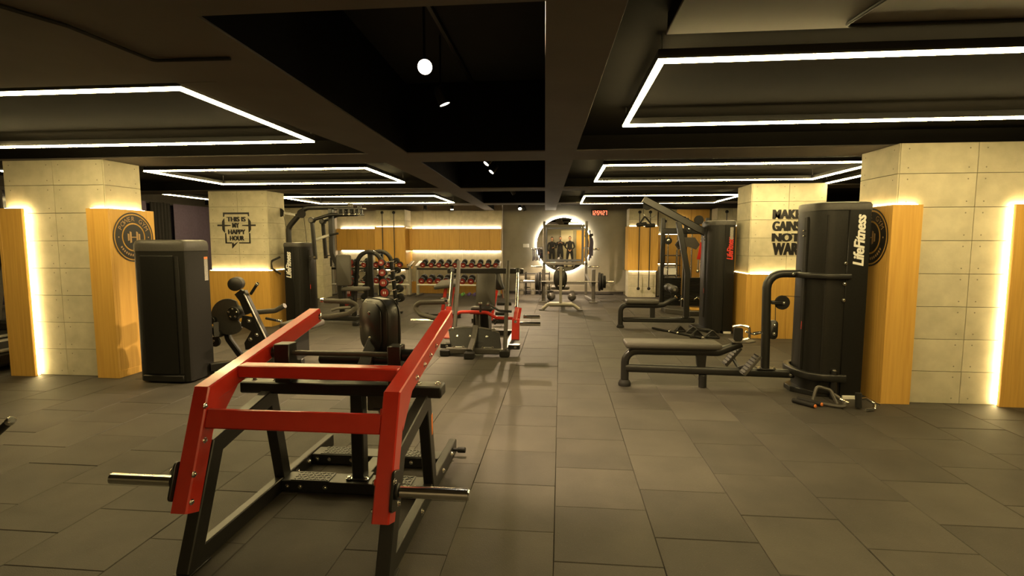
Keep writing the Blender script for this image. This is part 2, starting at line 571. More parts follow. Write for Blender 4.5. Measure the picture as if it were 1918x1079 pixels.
# ---------------------------------------------------------------- ceiling
ceil = structure('ceiling')
MB().box(X0-0.2, X1+0.2, Y0-0.2, Y1+0.2, 3.0, 3.1).obj('ceiling_slab', 'black_recess', ceil)
def bm_(x0, x1, y0, y1, z0, z1, m, name='beam'):
    if m == 'soffit':            # shade put into the side colour; a thin added layer keeps the underside lighter
        b = MB().box(x0, x1, y0, y1, z0+0.012, z1, 0.004).obj(name, 'recess', ceil)
        MB().box(x0-0.004, x1+0.004, y0-0.004, y1+0.004, z0, z0+0.0125, 0.003).obj('soffit_face', 'soffit', b)
        return b
    return MB().box(x0, x1, y0, y1, z0, z1, 0.006).obj(name, m, ceil)
# side bays have a dark gypsum field above the light frames; the middle bay is left black
for y0, y1 in ((1.94, 5.05), (5.6, 8.4), (8.95, 11.75), (12.3, 14.5)):
    bm_(X0, -1.8, y0, y1, 2.47, 3.0, 'recess', 'ceiling_panel')
    bm_(0.0, X1, y0, y1, 2.47, 3.0, 'recess', 'ceiling_panel')
for y0, y1 in ((-1.7, 1.94), (5.05, 5.6), (8.4, 8.95), (11.75, 12.3)):
    bm_(X0, X1, y0, y1, ZB, 3.0, 'soffit')
ys = (1.94, 5.05, 5.6, 8.4, 8.95, 11.75, 12.3, 14.5)
def long_beam(l0, ls, r0, rs):
    """lengthwise beam, very slightly out of square with the tile courses; edges x = l0+ls*y and r0+rs*y"""
    for k in (0, 2, 4, 6):
        a, b = ys[k], ys[k+1]
        o = [(l0+ls*a, a), (r0+rs*a, a), (r0+rs*b, b), (l0+ls*b, b)]
        q = MB().prism(o, (0, 0, ZB+0.012), (1, 0, 0), (0, 1, 0), (0, 0, 3.0-ZB-0.012)).obj('beam', 'recess', ceil)  # sides darker than the underside: shade painted into the colour
        o = [(o[0][0]-0.004, a), (o[1][0]+0.004, a), (o[2][0]+0.004, b), (o[3][0]-0.004, b)]
        MB().prism(o, (0, 0, ZB), (1, 0, 0), (0, 1, 0), (0, 0, 0.0125), 0.002).obj('soffit_face', 'soffit', q)
long_beam(-1.80, -0.02, -1.33, -0.036)
long_beam(0.0, -0.03, 0.29, -0.03)
bm_(X0, -1.84, 1.94, 2.72, ZB+0.003, 2.9, 'soffit', 'ceiling_panel')
MB().prism([(-2.1, 2.72), (-1.86, 2.72), (-1.905, 5.05)], (0, 0, ZB+0.002), (1, 0, 0), (0, 1, 0), (0, 0, 0.13), 0.002).obj('ceiling_panel', 'soffit', ceil)
bm_(0.46, X1, 1.94, 2.42, ZB+0.05, 2.9, 'soffit', 'ceiling_panel')
# dark tubes drawn in as the shadow lines of grooves in the near soffits
for pts in (((-2.05, 1.75), (-1.96, 1.96), (-1.93, 2.36), (-1.55, 2.37)), ((1.21, 2.06), (1.18, 2.38), (1.9, 2.39))):
    z = 2.323 if pts[0][0] < 0 else 2.373
    MB().tube([(a, b, z) for a, b in pts], 0.008, 8, 0.03).obj('groove_line', 'rubber', ceil)

pp = MB().tube([(-0.80, 2.3, 2.995), (-0.80, 2.3, 2.90), (-0.12, 2.3, 2.90)], 0.022, 10, 0.03).obj('pipe', 'black', ceil)
MB().box(-0.84, -0.76, 2.27, 2.33, 2.87, 2.93, 0.006).obj('pipe_elbow', 'black', pp)

# ---------------------------------------------------------------- walls
def wall(name, *b, m='wall_grey'):
    o = MB().box(*b).obj(name, m); o['kind'] = 'structure'; return o
wall('wall_back', -1.62, X1, Y1, Y1+0.15, 0, 2.99)
wall('wall_right', X1-0.1, X1+0.05, Y0, Y1, 0, 2.99, m='wall_dark')
wall('wall_left', X0-0.05, X0+0.1, Y0, Y1, 0, 2.99, m='wall_dark')
wall('wall_behind_camera', X0, X1, Y0-0.05, Y0+0.05, 0, 2.99)
b_ = MB().box(-1.6, 1.75, Y1-0.014, Y1, 0, 0.07, 0.003).obj('baseboard_back', 'wall_dark'); b_['kind'] = 'structure'

# left wall: night windows with dark curtains and violet blinds
for k, (y0, y1) in enumerate(((6.2, 8.1), (8.3, 10.2), (10.4, 12.3))):
    wn = structure('window_%d' % (k+1), (X0+0.1, (y0+y1)/2, 0.9))
    xw = X0 + 0.1
    MB().box(xw, xw+0.012, y0+0.04, y1-0.04, 0.5, 2.26).obj('pane', 'glass', wn)
    f = MB()
    f.box(xw, xw+0.05, y0, y0+0.05, 0.45, 2.3, 0.004).box(xw, xw+0.05, y1-0.05, y1, 0.45, 2.3, 0.004)
    f.box(xw, xw+0.05, y0+0.05, y1-0.05, 0.45, 0.5, 0.004).box(xw, xw+0.05, y0+0.05, y1-0.05, 2.25, 2.3, 0.004)
    f.box(xw, xw+0.045, (y0+y1)/2-0.02, (y0+y1)/2+0.02, 0.5, 2.25, 0.004)
    f.obj('window_frame', 'wall_dark', wn)
def curtain(y0, y1, m, name, label, amp=0.03, folds=6):
    n = folds*8
    pts = []
    for i in range(n+1):
        t = i/n
        pts.append((X0+0.19+amp*math.sin(t*folds*2*PI), y0+(y1-y0)*t))
    mb = MB()
    vs = [(x, y, 0.06) for x, y in pts] + [(x, y, 2.28) for x, y in pts]
    vs += [(x+0.006, y, 0.06) for x, y in pts] + [(x+0.006, y, 2.28) for x, y in pts]
    N = n+1
    fs = []
    for i in range(n):
        fs += [(i, i+1, N+i+1, N+i), (2*N+i, 3*N+i, 3*N+i+1, 2*N+i+1), (i, 2*N+i, 2*N+i+1, i+1), (N+i, N+i+1, 3*N+i+1, 3*N+i)]
    fs += [(0, N, 3*N, 2*N), (n, 2*N+n, 3*N+n, N+n)]
    mb.add(vs, fs)
    return tag(mb.obj(name, m, sm=80), label, 'curtain')
curtain(7.6, 9.45, 'curtain', 'curtain', 'dark folded curtain drawn over the left end of the night windows')
curtain(9.95, 10.5, 'curtain', 'curtain', 'narrow dark curtain hanging between two violet blinds')
curtain(9.6, 9.85, 'blind', 'window_blind', 'narrow violet blind strip beside the dark curtain', 0.006, 2)
curtain(10.6, 12.2, 'blind', 'window_blind', 'wide violet blind at the far end of the night windows', 0.006, 5)

# ---------------------------------------------------------------- concrete clad columns with oak panels
_pd = {}
def clad(parent, p0, ux, n, w, h, holes=True):
    """one fair-faced concrete panel, lower left corner p0, width along ux, face normal n, four tie holes"""
    key = (round(w, 3), round(h, 3), tuple(round(c, 2) for c in ux), holes)
    if key not in _pd:
        mb = MB()
        ux_, n_ = V(ux), V(n)
        t, g = 0.012, 0.0022
        o = ux_*g + V((0, 0, g))
        mb.prism([(0, 0), (w-2*g, 0), (w-2*g, h-2*g), (0, h-2*g)], o, ux_, (0, 0, 1), n_*t, 0.0015)
        if holes:
            mb.use(1)
            for a in (0.07, w-0.07):
                for b in (0.05, h-0.05):
                    c = ux_*a + V((0, 0, b)) + n_*(t+0.0004)
                    mb.add([c + (ux_*math.cos(q*PI/4) + V((0, 0, 1))*math.sin(q*PI/4))*0.0065 for q in range(8)], [tuple(range(8))])
        o = mb.obj('concrete_panel', ['concrete', 'hole'], None, flat=True)
        # bake origin back to the panel corner
        for v in o.data.vertices: v.co += o.location
        _pd[key] = o.data
        bpy.data.objects.remove(o)
    o = bpy.data.objects.new('concrete_panel', _pd[key])
    COL.objects.link(o); o.parent = parent
    o.location = V(p0) - parent.location
    return o

def panels(parent, face, a0, a1, c, z0, z1, cols, pitch=0.295, ztop=None, holes=True):
    """tile a vertical face with panels. face: 'front' (looks to -y), 'right' (+x), 'left' (-x)"""
    ztop = ztop or z1
    zs = []
    z = z0
    while z < z1 - 0.02:
        zs.append((z, min(z+pitch, z1))); z += pitch
    for k in range(cols):
        w = (a1-a0)/cols
        for za, zb in zs:
            if face == 'front':
                clad(parent, (a0+w*k, c, za), (1, 0, 0), (0, -1, 0), w, zb-za, holes)
            elif face == 'right':
                clad(parent, (c, a0+w*k, za), (0, 1, 0), (1, 0, 0), w, zb-za, holes)
            else:
                clad(parent, (c, a1-w*k, za), (0, -1, 0), (-1, 0, 0), w, zb-za, holes)

def slab(parent, *b):
    return MB().box(*b, 0.002).obj('oak_panel', 'wood', parent)
def led(parent, *b, m='cove'):
    return MB().box(*b).obj('led_strip', m, parent)

def gym_logo(parent, c, ux, n, R):
    """round sticker: rings, POWER GYM on the band, a barbell in the middle"""
    c, ux, n = V(c), V(ux), V(n)
    uy = V((0, 0, 1))
    def annulus(mb, r0, r1, z, a0=0, a1=2*PI, seg=64):
        vs, fs = [], []
        for i in range(seg+1):
            a = a0 + (a1-a0)*i/seg
            d = ux*math.cos(a) + uy*math.sin(a)
            vs += [c + d*r0 + n*z, c + d*r1 + n*z]
        for i in range(seg): fs.append((2*i, 2*i+1, 2*i+3, 2*i+2))
        mb.add(vs, fs)
    a = MB()
    annulus(a, 0.945*R, R, 0.002); annulus(a, 0.58*R, 0.89*R, 0.002); annulus(a, 0.0, 0.52*R, 0.002)
    bl = a.obj('logo_sticker', 'stencil', parent, flat=True)
    l = MB()
    txt = 'POWER GYM'
    for i, ch in enumerate(txt):
        if ch == ' ': continue
        ang = math.radians(150 - 120*i/(len(txt)-1))
        d = ux*math.cos(ang) + uy*math.sin(ang)
        t = ux*math.sin(ang) - uy*math.cos(ang)
        word(l, ch, c + d*0.735*R + n*0.0035, t, d, h=0.185*R, bold=0.0)
    for i in range(15):
        ang = math.radians(212 + 116*i/14)
        if i in (7,): continue
        d = ux*math.cos(ang) + uy*math.sin(ang); t = ux*math.sin(ang) - uy*math.cos(ang)
        q = c + d*0.735*R + n*0.0035
        l.add([q - t*0.03*R - d*0.045*R, q + t*0.03*R - d*0.045*R, q + t*0.03*R + d*0.045*R, q - t*0.03*R + d*0.045*R], [(0, 1, 2, 3)])
    for s in (-1, 1):
        q = c + ux*(s*0.735*R) + n*0.0035
        l.add([q + (ux*math.cos(k*PI/4) + uy*math.sin(k*PI/4))*0.03*R for k in range(8)], [tuple(range(8))])
        # barbell plates, stepped
        for x, h, ww in ((0.16, 0.24, 0.09), (0.27, 0.15, 0.08)):
            q = c + ux*(s*x*R) + n*0.0035
            l.add([q - ux*ww*R/2 - uy*h*R, q + ux*ww*R/2 - uy*h*R*0.85, q + ux*ww*R/2 + uy*h*R*0.85, q - ux*ww*R/2 + uy*h*R], [(0, 1, 2, 3)])
    q = c + n*0.0035
    l.add([q - ux*0.13*R - uy*0.018*R, q + ux*0.13*R - uy*0.018*R, q + ux*0.13*R + uy*0.018*R, q - ux*0.13*R + uy*0.018*R], [(0, 1, 2, 3)])
    l.obj('logo_lettering', 'sticker_wood', bl, flat=True)

# near left column
ca = structure('column', (-5.39, 5.09, 0), 'near left concrete column with two oak corner panels and round black logo')
MB().box(-5.97, -4.81, 5.10, 5.56, 0, ZB).obj('core', 'concrete_joint', ca)
panels(ca, 'front', -5.97, -4.81, 5.10, 0.0, ZB, 2)
panels(ca, 'right', 5.088, 5.56, -4.81, 0.0, ZB, 1)
slab(ca, -5.955, -5.70, 5.005, 5.04, 0, 1.82); slab(ca, -5.99, -5.955, 5.005, 5.62, 0, 1.82)
slab(ca, -4.965, -4.715, 5.015, 5.05, 0, 1.815); slab(ca, -4.75, -4.715, 5.05, 5.63, 0, 1.815)
led(ca, -5.712, -5.694, 5.042, 5.062, 0.01, 1.83); led(ca, -5.94, -5.72, 5.045, 5.06, 1.80, 1.825)
led(ca, -4.95, -4.76, 5.055, 5.07, 1.80, 1.82); led(ca, -4.77, -4.757, 5.09, 5.55, 1.80, 1.82)
MB().box(-4.7185, -4.7125, 5.02, 5.62, 0.0, 0.075, 0.001).obj('skirting', 'wood', ca)
gym_logo(ca, (-4.713, 5.325, 1.515), (0, 1, 0), (1, 0, 0), 0.272)

# near right column
cc = structure('column', (3.6, 4.92, 0), 'near right concrete column with two oak corner panels and round black logo')
MB().box(2.975, 4.25, 4.935, 5.5, 0, ZB).obj('core', 'concrete_joint', cc)
panels(cc, 'front', 2.975, 4.25, 4.935, 0.0, ZB, 2)
panels(cc, 'left', 4.923, 5.5, 2.975, 0.0, ZB, 1)
slab(cc, 2.90, 3.15, 4.855, 4.89, 0, 1.79); slab(cc, 2.90, 2.935, 4.89, 5.52, 0, 1.79)
slab(cc, 3.90, 4.27, 4.855, 4.89, 0, 1.79)
led(cc, 2.945, 3.13, 4.895, 4.91, 1.775, 1.795); led(cc, 2.942, 2.955, 4.93, 5.49, 1.775, 1.795)
led(cc, 3.893, 3.911, 4.892, 4.912, 0.01, 1.80); led(cc, 3.92, 4.24, 4.895, 4.91, 1.775, 1.795)
gym_logo(cc, (2.898, 5.16, 1.505), (0, -1, 0), (-1, 0, 0), 0.27)

# far left column: speech bubble sticker
cb = structure('column', (-5.5, 8.45, 0), 'far left concrete column with oak base and speech bubble sticker')
MB().box(-6.05, -5.0, 8.46, 9.0, 0, ZB).obj('core', 'concrete_joint', cb)
panels(cb, 'front', -6.05, -5.0, 8.46, 0.97, ZB, 2, 0.272)
panels(cb, 'right', 8.448, 9.0, -5.0, 0.97, ZB, 1, 0.272)
for k in range(2):
    slab(cb, -6.11+0.582*k, -5.531+0.582*k, 8.37, 8.405, 0, 0.965)
slab(cb, -4.98, -4.945, 8.405, 9.0, 0, 0.965)
led(cb, -6.05, -5.0, 8.41, 8.43, 0.95, 0.972); led(cb, -4.985, -4.982, 8.43, 9.0, 0.95, 0.972)
def bubble(parent, c, W):
    c = V(c); ux, uy, n = V((1, 0, 0)), V((0, 0, 1)), V((0, -1, 0))
    mb = MB()
    def poly(pts): mb.add([c + ux*x*W + uy*y*W for x, y in pts], [tuple(range(len(pts)))])
    # frame, broken where the barbell crosses
    poly([(-.34,.42),(.34,.42),(.34,.375),(-.34,.375)]); poly([(-.34,.375),(-.295,.375),(-.305,.32),(-.34,.31)]); poly([(.30,.375),(.34,.375),(.34,.32),(.31,.33)])
    poly([(-.31,-.09),(-.275,-.08),(-.265,-.31),(-.31,-.34)]); poly([(.315,-.08),(.35,-.09),(.35,-.34),(.31,-.31)])
    poly([(-.31,-.34),(-.265,-.31),(-.13,-.31),(-.14,-.34)]); poly([(.05,-.34),(.05,-.31),(.31,-.31),(.35,-.34)])
    poly([(-.14,-.34),(-.10,-.31),(-.09,-.36),(-.01,-.31),(.02,-.31),(-.14,-.47)])
    for s in (-1, 1):
        poly([(s*.305,.28),(s*.34,.25),(s*.375,.2),(s*.375,-.0),(s*.34,-.05),(s*.305,-.08)][::s])
        poly([(s*.375,.125),(s*.5,.125),(s*.5,.085),(s*.375,.085)][::s])
        poly([(s*.305,.12),(s*.15,.115),(s*.15,.09),(s*.305,.08)][::s])
    for s, w_, h_, x, y in (('THIS IS', .5, .115, .0, .255), ('MY', .19, .115, -.02, .105), ('HAPPY', .46, .115, .0, -.055), ('HOUR', .38, .115, .0, -.21)):
        word(mb, s, c + ux*x*W + uy*y*W, ux, uy, w=w_*W, h=h_*W, bold=0.014, heavy=0.068)
    mb.obj('bubble_sticker', 'stencil', parent, flat=True)
bubble(cb, (-5.555, 8.444, 1.67), 0.70)

# far right column: four line slogan sticker
cd = structure('column', (3.4, 8.12, 0), 'far right concrete column with oak base and four line slogan sticker')
MB().box(2.855, 3.92, 8.13, 8.72, 0, ZB).obj('core', 'concrete_joint', cd)
panels(cd, 'front', 2.855, 3.92, 8.13, 0.975, ZB, 2, 0.272)
panels(cd, 'left', 8.118, 8.72, 2.855, 0.975, ZB, 1, 0.272)
for k in range(2):
    slab(cd, 2.80+0.592*k, 3.389+0.592*k, 8.04, 8.075, 0, 0.975)
slab(cd, 2.80, 2.835, 8.075, 8.72, 0, 0.975)
led(cd, 2.86, 3.92, 8.08, 8.10, 0.96, 0.982); led(cd, 2.837, 2.84, 8.10, 8.72, 0.96, 0.982)
sl = MB()
for s, w_, z, h_ in (('MAKE', .415, 1.873, .14), ('GAINS', .41, 1.697, .145), ('NOT', .41, 1.527, .125), ('WAR', .385, 1.355, .185)):
    word(sl, s, (3.365, 8.114, z), (1, 0, 0), (0, 0, 1), w=w_, h=h_, bold=0.014, heavy=0.068)
sl.obj('slogan_sticker', 'stencil', cd, flat=True)

# rear columns with oak middle band and two battle-rope style bars each
def rear_column(x0, x1, y, side, label, z_lo=0.70, z_hi=1.86, rods=True):
    c = structure('column', ((x0+x1)/2, y, 0), label)
    MB().box(x0, x1, y+0.012, Y1-0.21, 0, ZB).obj('core', 'concrete_joint', c)
    panels(c, 'front', x0, x1, y+0.012, 0, ZB, 2, 0.29)
    if side: panels(c, side, y, Y1-0.21, x1 if side == 'right' else x0, 0, ZB, 1, 0.29)
    MB().box(x0-0.03, x1+0.03, y-0.06, y-0.02, z_lo, z_hi, 0.002).obj('oak_panel', 'wood', c)
    if side == 'right': MB().box(x1+0.015, x1+0.04, y-0.02, Y1-0.21, z_lo, z_hi, 0.002).obj('oak_panel', 'wood', c)
    if side == 'left': MB().box(x0-0.04, x0-0.015, y-0.02, Y1-0.21, z_lo, z_hi, 0.002).obj('oak_panel', 'wood', c)
    led(c, x0, x1, y-0.016, y-0.004, z_hi-0.02, z_hi+0.004, m='alcove_led')
    led(c, x0, x1, y-0.016, y-0.004, z_lo-0.004, z_lo+0.02, m='alcove_led')
    return c
rear_column(-5.0, -4.22, 13.72, 'right', 'rear left concrete column with oak middle band beside the dumbbell alcove')
rear_column(1.79, 2.50, 13.78, 'left', 'rear concrete column with oak middle band right of the round mirror')
rear_column(4.02, 4.74, 13.78, 'left', 'rear right concrete column with oak middle band behind the dark tower')
# concrete column seen between the tall pulley tower and its lever arms
cg = structure('column', (-6.69, 12.7, 0), 'plain concrete column behind the left lever arm machine')
MB().box(-7.3, -6.08, 12.72, 13.2, 0, ZB).obj('core', 'concrete_joint', cg)
panels(cg, 'front', -7.3, -6.08, 12.72, 0, ZB, 3, 0.295); panels(cg, 'right', 12.708, 13.2, -6.08, 0, ZB, 1, 0.295)

# ---------------------------------------------------------------- left rear alcove wall
wa = structure('wall_rear_left', (-4.0, 14.3, 0))
MB().box(-6.6, -1.62, 14.31, Y1+0.1, 0, 2.99).obj('backing', 'wall_beige', wa)
n_ = 7
for k in range(n_):       # pale upper and middle panels
    w_ = (4.22-1.62)/n_
    for z0, z1 in ((1.84, 2.32), (0.34, 1.19)):
        MB().box(-4.22+w_*k+0.002, -4.22+w_*(k+1)-0.002, 14.29, 14.31, z0, z1, 0.0015).obj('concrete_panel', 'concrete', wa)
    MB().box(-4.22+w_*k+0.002, -4.22+w_*(k+1)-0.002, 14.29, 14.31, 0.0, 0.335, 0.0015).obj('oak_panel', 'wood', wa)
for k in range(3):
    w_ = 0.53
    MB().box(-6.6+w_*k+0.002, -6.6+w_*(k+1)-0.002, 14.29, 14.31, 1.84, 2.32, 0.0015).obj('concrete_panel', 'concrete', wa)
    MB().box(-6.6+w_*k+0.002, -6.6+w_*(k+1)-0.002, 14.29, 14.31, 0.0, 1.19, 0.0015).obj('concrete_panel', 'concrete', wa)
def wall_cabinet(x0, x1, n, label):
    t = thing('wall_cabinet', label, 'cabinet', ((x0+x1)/2, 14.1, 1.21))
    MB().box(x0, x1, 14.0, 14.29, 1.215, 1.82, 0.002).obj('carcass', 'wood', t)
    for k in range(n):
        w_ = (x1-x0)/n
        MB().box(x0+w_*k+0.002, x0+w_*(k+1)-0.002, 13.98, 14.0, 1.215, 1.82, 0.002).obj('cabinet_door', 'wood', t)
    led(t, x0+0.02, x1-0.02, 14.25, 14.28, 1.20, 1.215, m='alcove_led')
    led(t, x0+0.02, x1-0.02, 14.25, 14.28, 1.82, 1.832, m='alcove_led')
wall_cabinet(-4.17, -1.64, 9, 'long oak wall cabinet glowing above and below, over the dumbbell rack')
wall_cabinet(-6.25, -5.06, 4, 'shorter oak wall cabinet left of the rear rope column')
# pinkish side wall by the lever arm machine
wp = wall('wall_side_left', -7.4, -6.27, 13.93, 14.08, 0, ZB, m='wall_beige')

# ---------------------------------------------------------------- rear right: panelled wall with a tall mirror
wr = structure('wall_rear_right', (3.3, 14.4, 0))
for k in range(3):
    MB().box(2.56+0.48*k, 3.035+0.48*k, 14.44, 14.495, 0, ZB, 0.002).obj('oak_panel', 'wood', wr)
for k in range(3):
    MB().box(4.82+0.58*k, 5.395+0.58*k, 14.44, 14.495, 0, ZB, 0.002).obj('oak_panel', 'wood', wr)
cl = rear_column(2.60, 3.08, 14.2, None, 'slim rear column with oak middle band between the two rope columns on the right', 0.87, 1.65)
led(cl, 3.085, 3.115, 14.2, 14.22, 1.65, 2.06, m='alcove_led')

# ---------------------------------------------------------------- round mirror with a glowing rim
t = thing('round_mirror', 'large round wall mirror with glowing white rim behind the squat rack', 'mirror', (0.085, 14.45, 0.55))
cz = 1.375
MB().cyl((0.085, 14.497, cz), (0.085, 14.435, cz), 0.70, 64).obj('mirror_back', 'white', t)
gl = MB().lathe([(0.0, 0), (0.743, 0), (0.747, 0.003), (0.743, 0.006), (0.0, 0.006)], (0.085, 14.435, cz), (0.0024, -1, 0.0), 72)
gl.obj('mirror_glass', 'mirror', t, sm=20)
hp = [(0.085+0.762*math.cos(a*2*PI/72), 14.455, cz+0.762*math.sin(a*2*PI/72)) for a in range(72)]
MB().sweep(hp, rrect(0.02, 0.03, 0.003), (0, 1, 0), closed=True).obj('led_ring', 'halo', t)

# clock, switch
t = thing('digital_clock', 'black digital wall clock with red digits right of the round mirror', 'clock', (1.05, 14.47, 2.17))
MB().box(0.825, 1.28, 14.45, 14.498, 2.165, 2.335, 0.008).obj('clock_case', 'black', t)
SEG = {'0': 'abcdef', '1': 'bc', '2': 'abged', '4': 'fgbc', '5': 'afgcd', '7': 'abc', '8': 'abcdefg'}
dg_ = MB()
def seg7(ch, x, z, w_, h_):
    q = 0.012
    S = {'a': (x, x+w_, z+h_-q, z+h_), 'g': (x, x+w_, z+h_/2-q/2, z+h_/2+q/2), 'd': (x, x+w_, z, z+q),
         'f': (x-q/2, x+q/2, z+h_/2, z+h_), 'b': (x+w_-q/2, x+w_+q/2, z+h_/2, z+h_), 'e': (x-q/2, x+q/2, z, z+h_/2), 'c': (x+w_-q/2, x+w_+q/2, z, z+h_/2)}
    for c in SEG[ch]:
        a, b, c0, c1 = S[c]; dg_.box(a, b, 14.446, 14.45, c0, c1)
for k, (ch, x) in enumerate((('1', 0.845), ('2', 0.915), ('5', 1.0), ('4', 1.065), ('2', 1.15), ('7', 1.215))):
    seg7(ch, x, 2.19, 0.04, 0.115)
for x in (0.975, 1.13):
    for z in (2.22, 2.265): dg_.box(x, x+0.012, 14.446, 14.45, z, z+0.012)
dg_.obj('clock_digits', 'digit', t)
t = thing('light_switch', 'small white light switch on the grey wall left of the mirror', 'switch', (-0.965, 14.49, 1.3))
MB().box(-1.05, -0.88, 14.488, 14.499, 1.30, 1.40, 0.003).obj('switch_plate', 'white', t)
MB().box(-1.03, -0.975, 14.482, 14.488, 1.32, 1.38, 0.002).obj('switch_key', 'white', t)
MB().box(-0.955, -0.90, 14.482, 14.488, 1.32, 1.38, 0.002).obj('switch_key', 'white', t)

# bars with a ball at either end, fixed on the rear columns
def wall_bar(x, y, z0, z1, label):
    t = thing('wall_bar', label, 'bar', (x, y, z0), 'upright black bars on the rear columns')
    MB().cyl((x, y-0.06, z0), (x, y-0.06, z1), 0.013, 8).obj('rod', 'black', t)
    for z in (z0, z1):
        MB().ball((x, y-0.06, z), 0.042).obj('ball_end', 'rubber', t)
        MB().cyl((x, y-0.06, z), (x, y+0.0, z), 0.012, 8).obj('bracket', 'black', t)
wall_bar(-4.79, 13.66, 0.3, 2.24, 'left of the two upright bars on the rear left column')
wall_bar(-4.47, 13.66, 0.3, 2.24, 'right of the two upright bars on the rear left column')
wall_bar(2.03, 13.72, 0.24, 2.22, 'left of the two upright bars on the column right of the round mirror')
wall_bar(2.30, 13.72, 0.24, 2.22, 'right of the two upright bars on the column right of the round mirror')
wall_bar(2.76, 14.14, 0.5, 2.0, 'single upright bar on the slim rear column behind the cable station')
wall_bar(4.2, 13.72, 0.24, 2.22, 'left of the two upright bars on the column behind the dark tower')
wall_bar(4.55, 13.72, 0.24, 2.22, 'right of the two upright bars on the column behind the dark tower')

# ---------------------------------------------------------------- hanging light frames
def light_frame(x0, x1, y0, y1, z, label, top=2.468):
    t = thing('ceiling_light', label, 'light', ((x0+x1)/2, (y0+y1)/2, z), 'rectangular light frames under the ceiling')
    w_ = 0.032
    for b in ((x0, x1, y0, y0+w_), (x0, x1, y1-w_, y1), (x0, x0+w_, y0+w_, y1-w_), (x1-w_, x1, y0+w_, y1-w_)):
        bar = MB().box(*b, z+0.014, z+0.06, 0.002).obj('light_bar', 'black', t)
        MB().box(*b, z, z+0.014).obj('diffuser', 'led', bar)
    for x in (x0+0.02, x1-0.02):
        for y in (y0+0.02, y1-0.02):
            MB().cyl((x, y, z+0.06), (x, y, top), 0.003, 6).obj('wire', 'steel', t)
light_frame(-5.2, -2.15, 2.82, 4.42, ZB, 'glowing rectangular light frame nearest on the left')
light_frame(-5.15, -2.30, 6.03, 7.55, ZB, 'glowing rectangular light frame second from the front on the left')
light_frame(-5.55, -2.40, 9.78, 11.6, ZB, 'glowing rectangular light frame farthest back on the left')
light_frame(0.46, 4.3, 2.62, 4.05, ZB, 'glowing rectangular light frame nearest on the right')
light_frame(0.48, 3.52, 6.08, 7.7, ZB, 'glowing rectangular light frame second from the front on the right')
light_frame(0.44, 3.42, 10.1, 12.1, ZB, 'glowing rectangular light frame farthest back on the right')
light_frame(0.6, 2.8, -1.1, 0.2, 2.26, 'added light frame behind the viewer, brightening the wall in the round mirror', top=ZB)  # extra lamp, added to lift the dark wall reflected in the mirror
def line_light(x, y0, y1, z, label):
    t = thing('line_light', label, 'light', (x, (y0+y1)/2, z))
    b = MB().box(x-0.016, x+0.016, y0, y1, z+0.014, z+0.06, 0.002).obj('light_bar', 'black', t)
    MB().box(x-0.016, x+0.016, y0, y1, z, z+0.014).obj('diffuser', 'led', b)
    for y in (y0+0.1, y1-0.1): MB().cyl((x, y, z+0.06), (x, y, 2.468), 0.003, 6).obj('wire', 'steel', t)
line_light(-7.3, 8.97, 11.3, ZB, 'single straight light bar beside the dark windows on the left')
line_light(-6.9, 5.65, 7.6, ZB, 'single straight light bar left of the near left column')
line_light(3.97, 6.1, 8.35, ZB, 'single straight light bar between the two right columns')

# ---------------------------------------------------------------- track with spot lamps in the black middle bay
def spot_lamp(x, y, z, aim, label, r=0.043, top=3.0):
    t = thing('track_spot', label, 'lamp', (x, y, z), 'spot lamps on the ceiling track')
    a = V(aim).normalized(); p = V((x, y, z))
    MB().lathe([(r*0.55, -0.14), (r*0.9, -0.13), (r, -0.1), (r, 0.0), (r*0.93, 0.0), (r*0.9, -0.012)], p, a, 18).obj('lamp_head', 'black', t)
    MB().lathe([(0, -0.012), (r*0.9, -0.012), (r*0.86, -0.004), (0, -0.002)], p, a, 18).obj('lens', 'spot', t)
    MB().tube([p - a*0.08, p - a*0.08 + V((0, 0, 0.1)), (x - a.x*0.08, y - a.y*0.08, top)], 0.008, 8).obj('stem', 'black', t)
    ld = bpy.data.lights.new('spot_light', 'SPOT')
    ld.energy = SPOT_W; ld.color = (1.0, 0.73, 0.44); ld.spot_size = math.radians(70); ld.spot_blend = 0.6; ld.shadow_soft_size = 0.03
    lo = bpy.data.objects.new('spot_light', ld); COL.objects.link(lo); lo.parent = t
    lo.location = a*0.02
    lo.rotation_mode = 'QUATERNION'; lo.rotation_quaternion = V((0, 0, -1)).rotation_difference(a)
MB_ = MB().box(-0.87, -0.84, 2.03, 13.5, 2.965, 3.0, 0.002).obj('track_rail', 'black'); tag(MB_, 'long black lamp track on the black ceiling between two beams', 'track')
spot_lamp(-0.81, 3.1, 2.5, (0.25, -0.85, -0.35), 'round spot lamp shining straight at the viewer, nearest on the track', 0.046)
spot_lamp(-0.88, 3.94, 2.5, (0.35, 0.1, -0.9), 'spot lamp pointing down, second on the track')
spot_lamp(-1.0, 6.94, 2.5, (-0.55, -0.35, -0.75), 'tilted spot lamp, upper of the middle pair on the track')
spot_lamp(-1.02, 7.6, 2.48, (-0.55, -0.35, -0.75), 'tilted spot lamp, lower of the middle pair on the track')
spot_lamp(-0.98, 10.9, 2.46, (0.4, 0.5, -0.7), 'spot lamp facing the rear wall, third from the back')
spot_lamp(-1.02, 13.0, 2.28, (0.1, -0.7, -0.6), 'spot lamp at the far end of the track, left of two')
spot_lamp(-0.92, 13.3, 2.25, (0.3, 0.2, -0.9), 'spot lamp at the far end of the track, right of two')
def downlight(x, y, z, label):
    t = thing('downlight', label, 'lamp', (x, y, z))
    MB().cyl((x, y, z), (x, y, 2.468), 0.045, 16, 0.003).obj('lamp_body', 'black', t)
    MB().cyl((x, y, z-0.006), (x, y, z), 0.038, 16).obj('lens', 'spot' if x > -3.2 else 'black', t)
downlight(-2.73, 12.9, 2.27, 'black cylinder downlight lit, before the long oak cabinet')
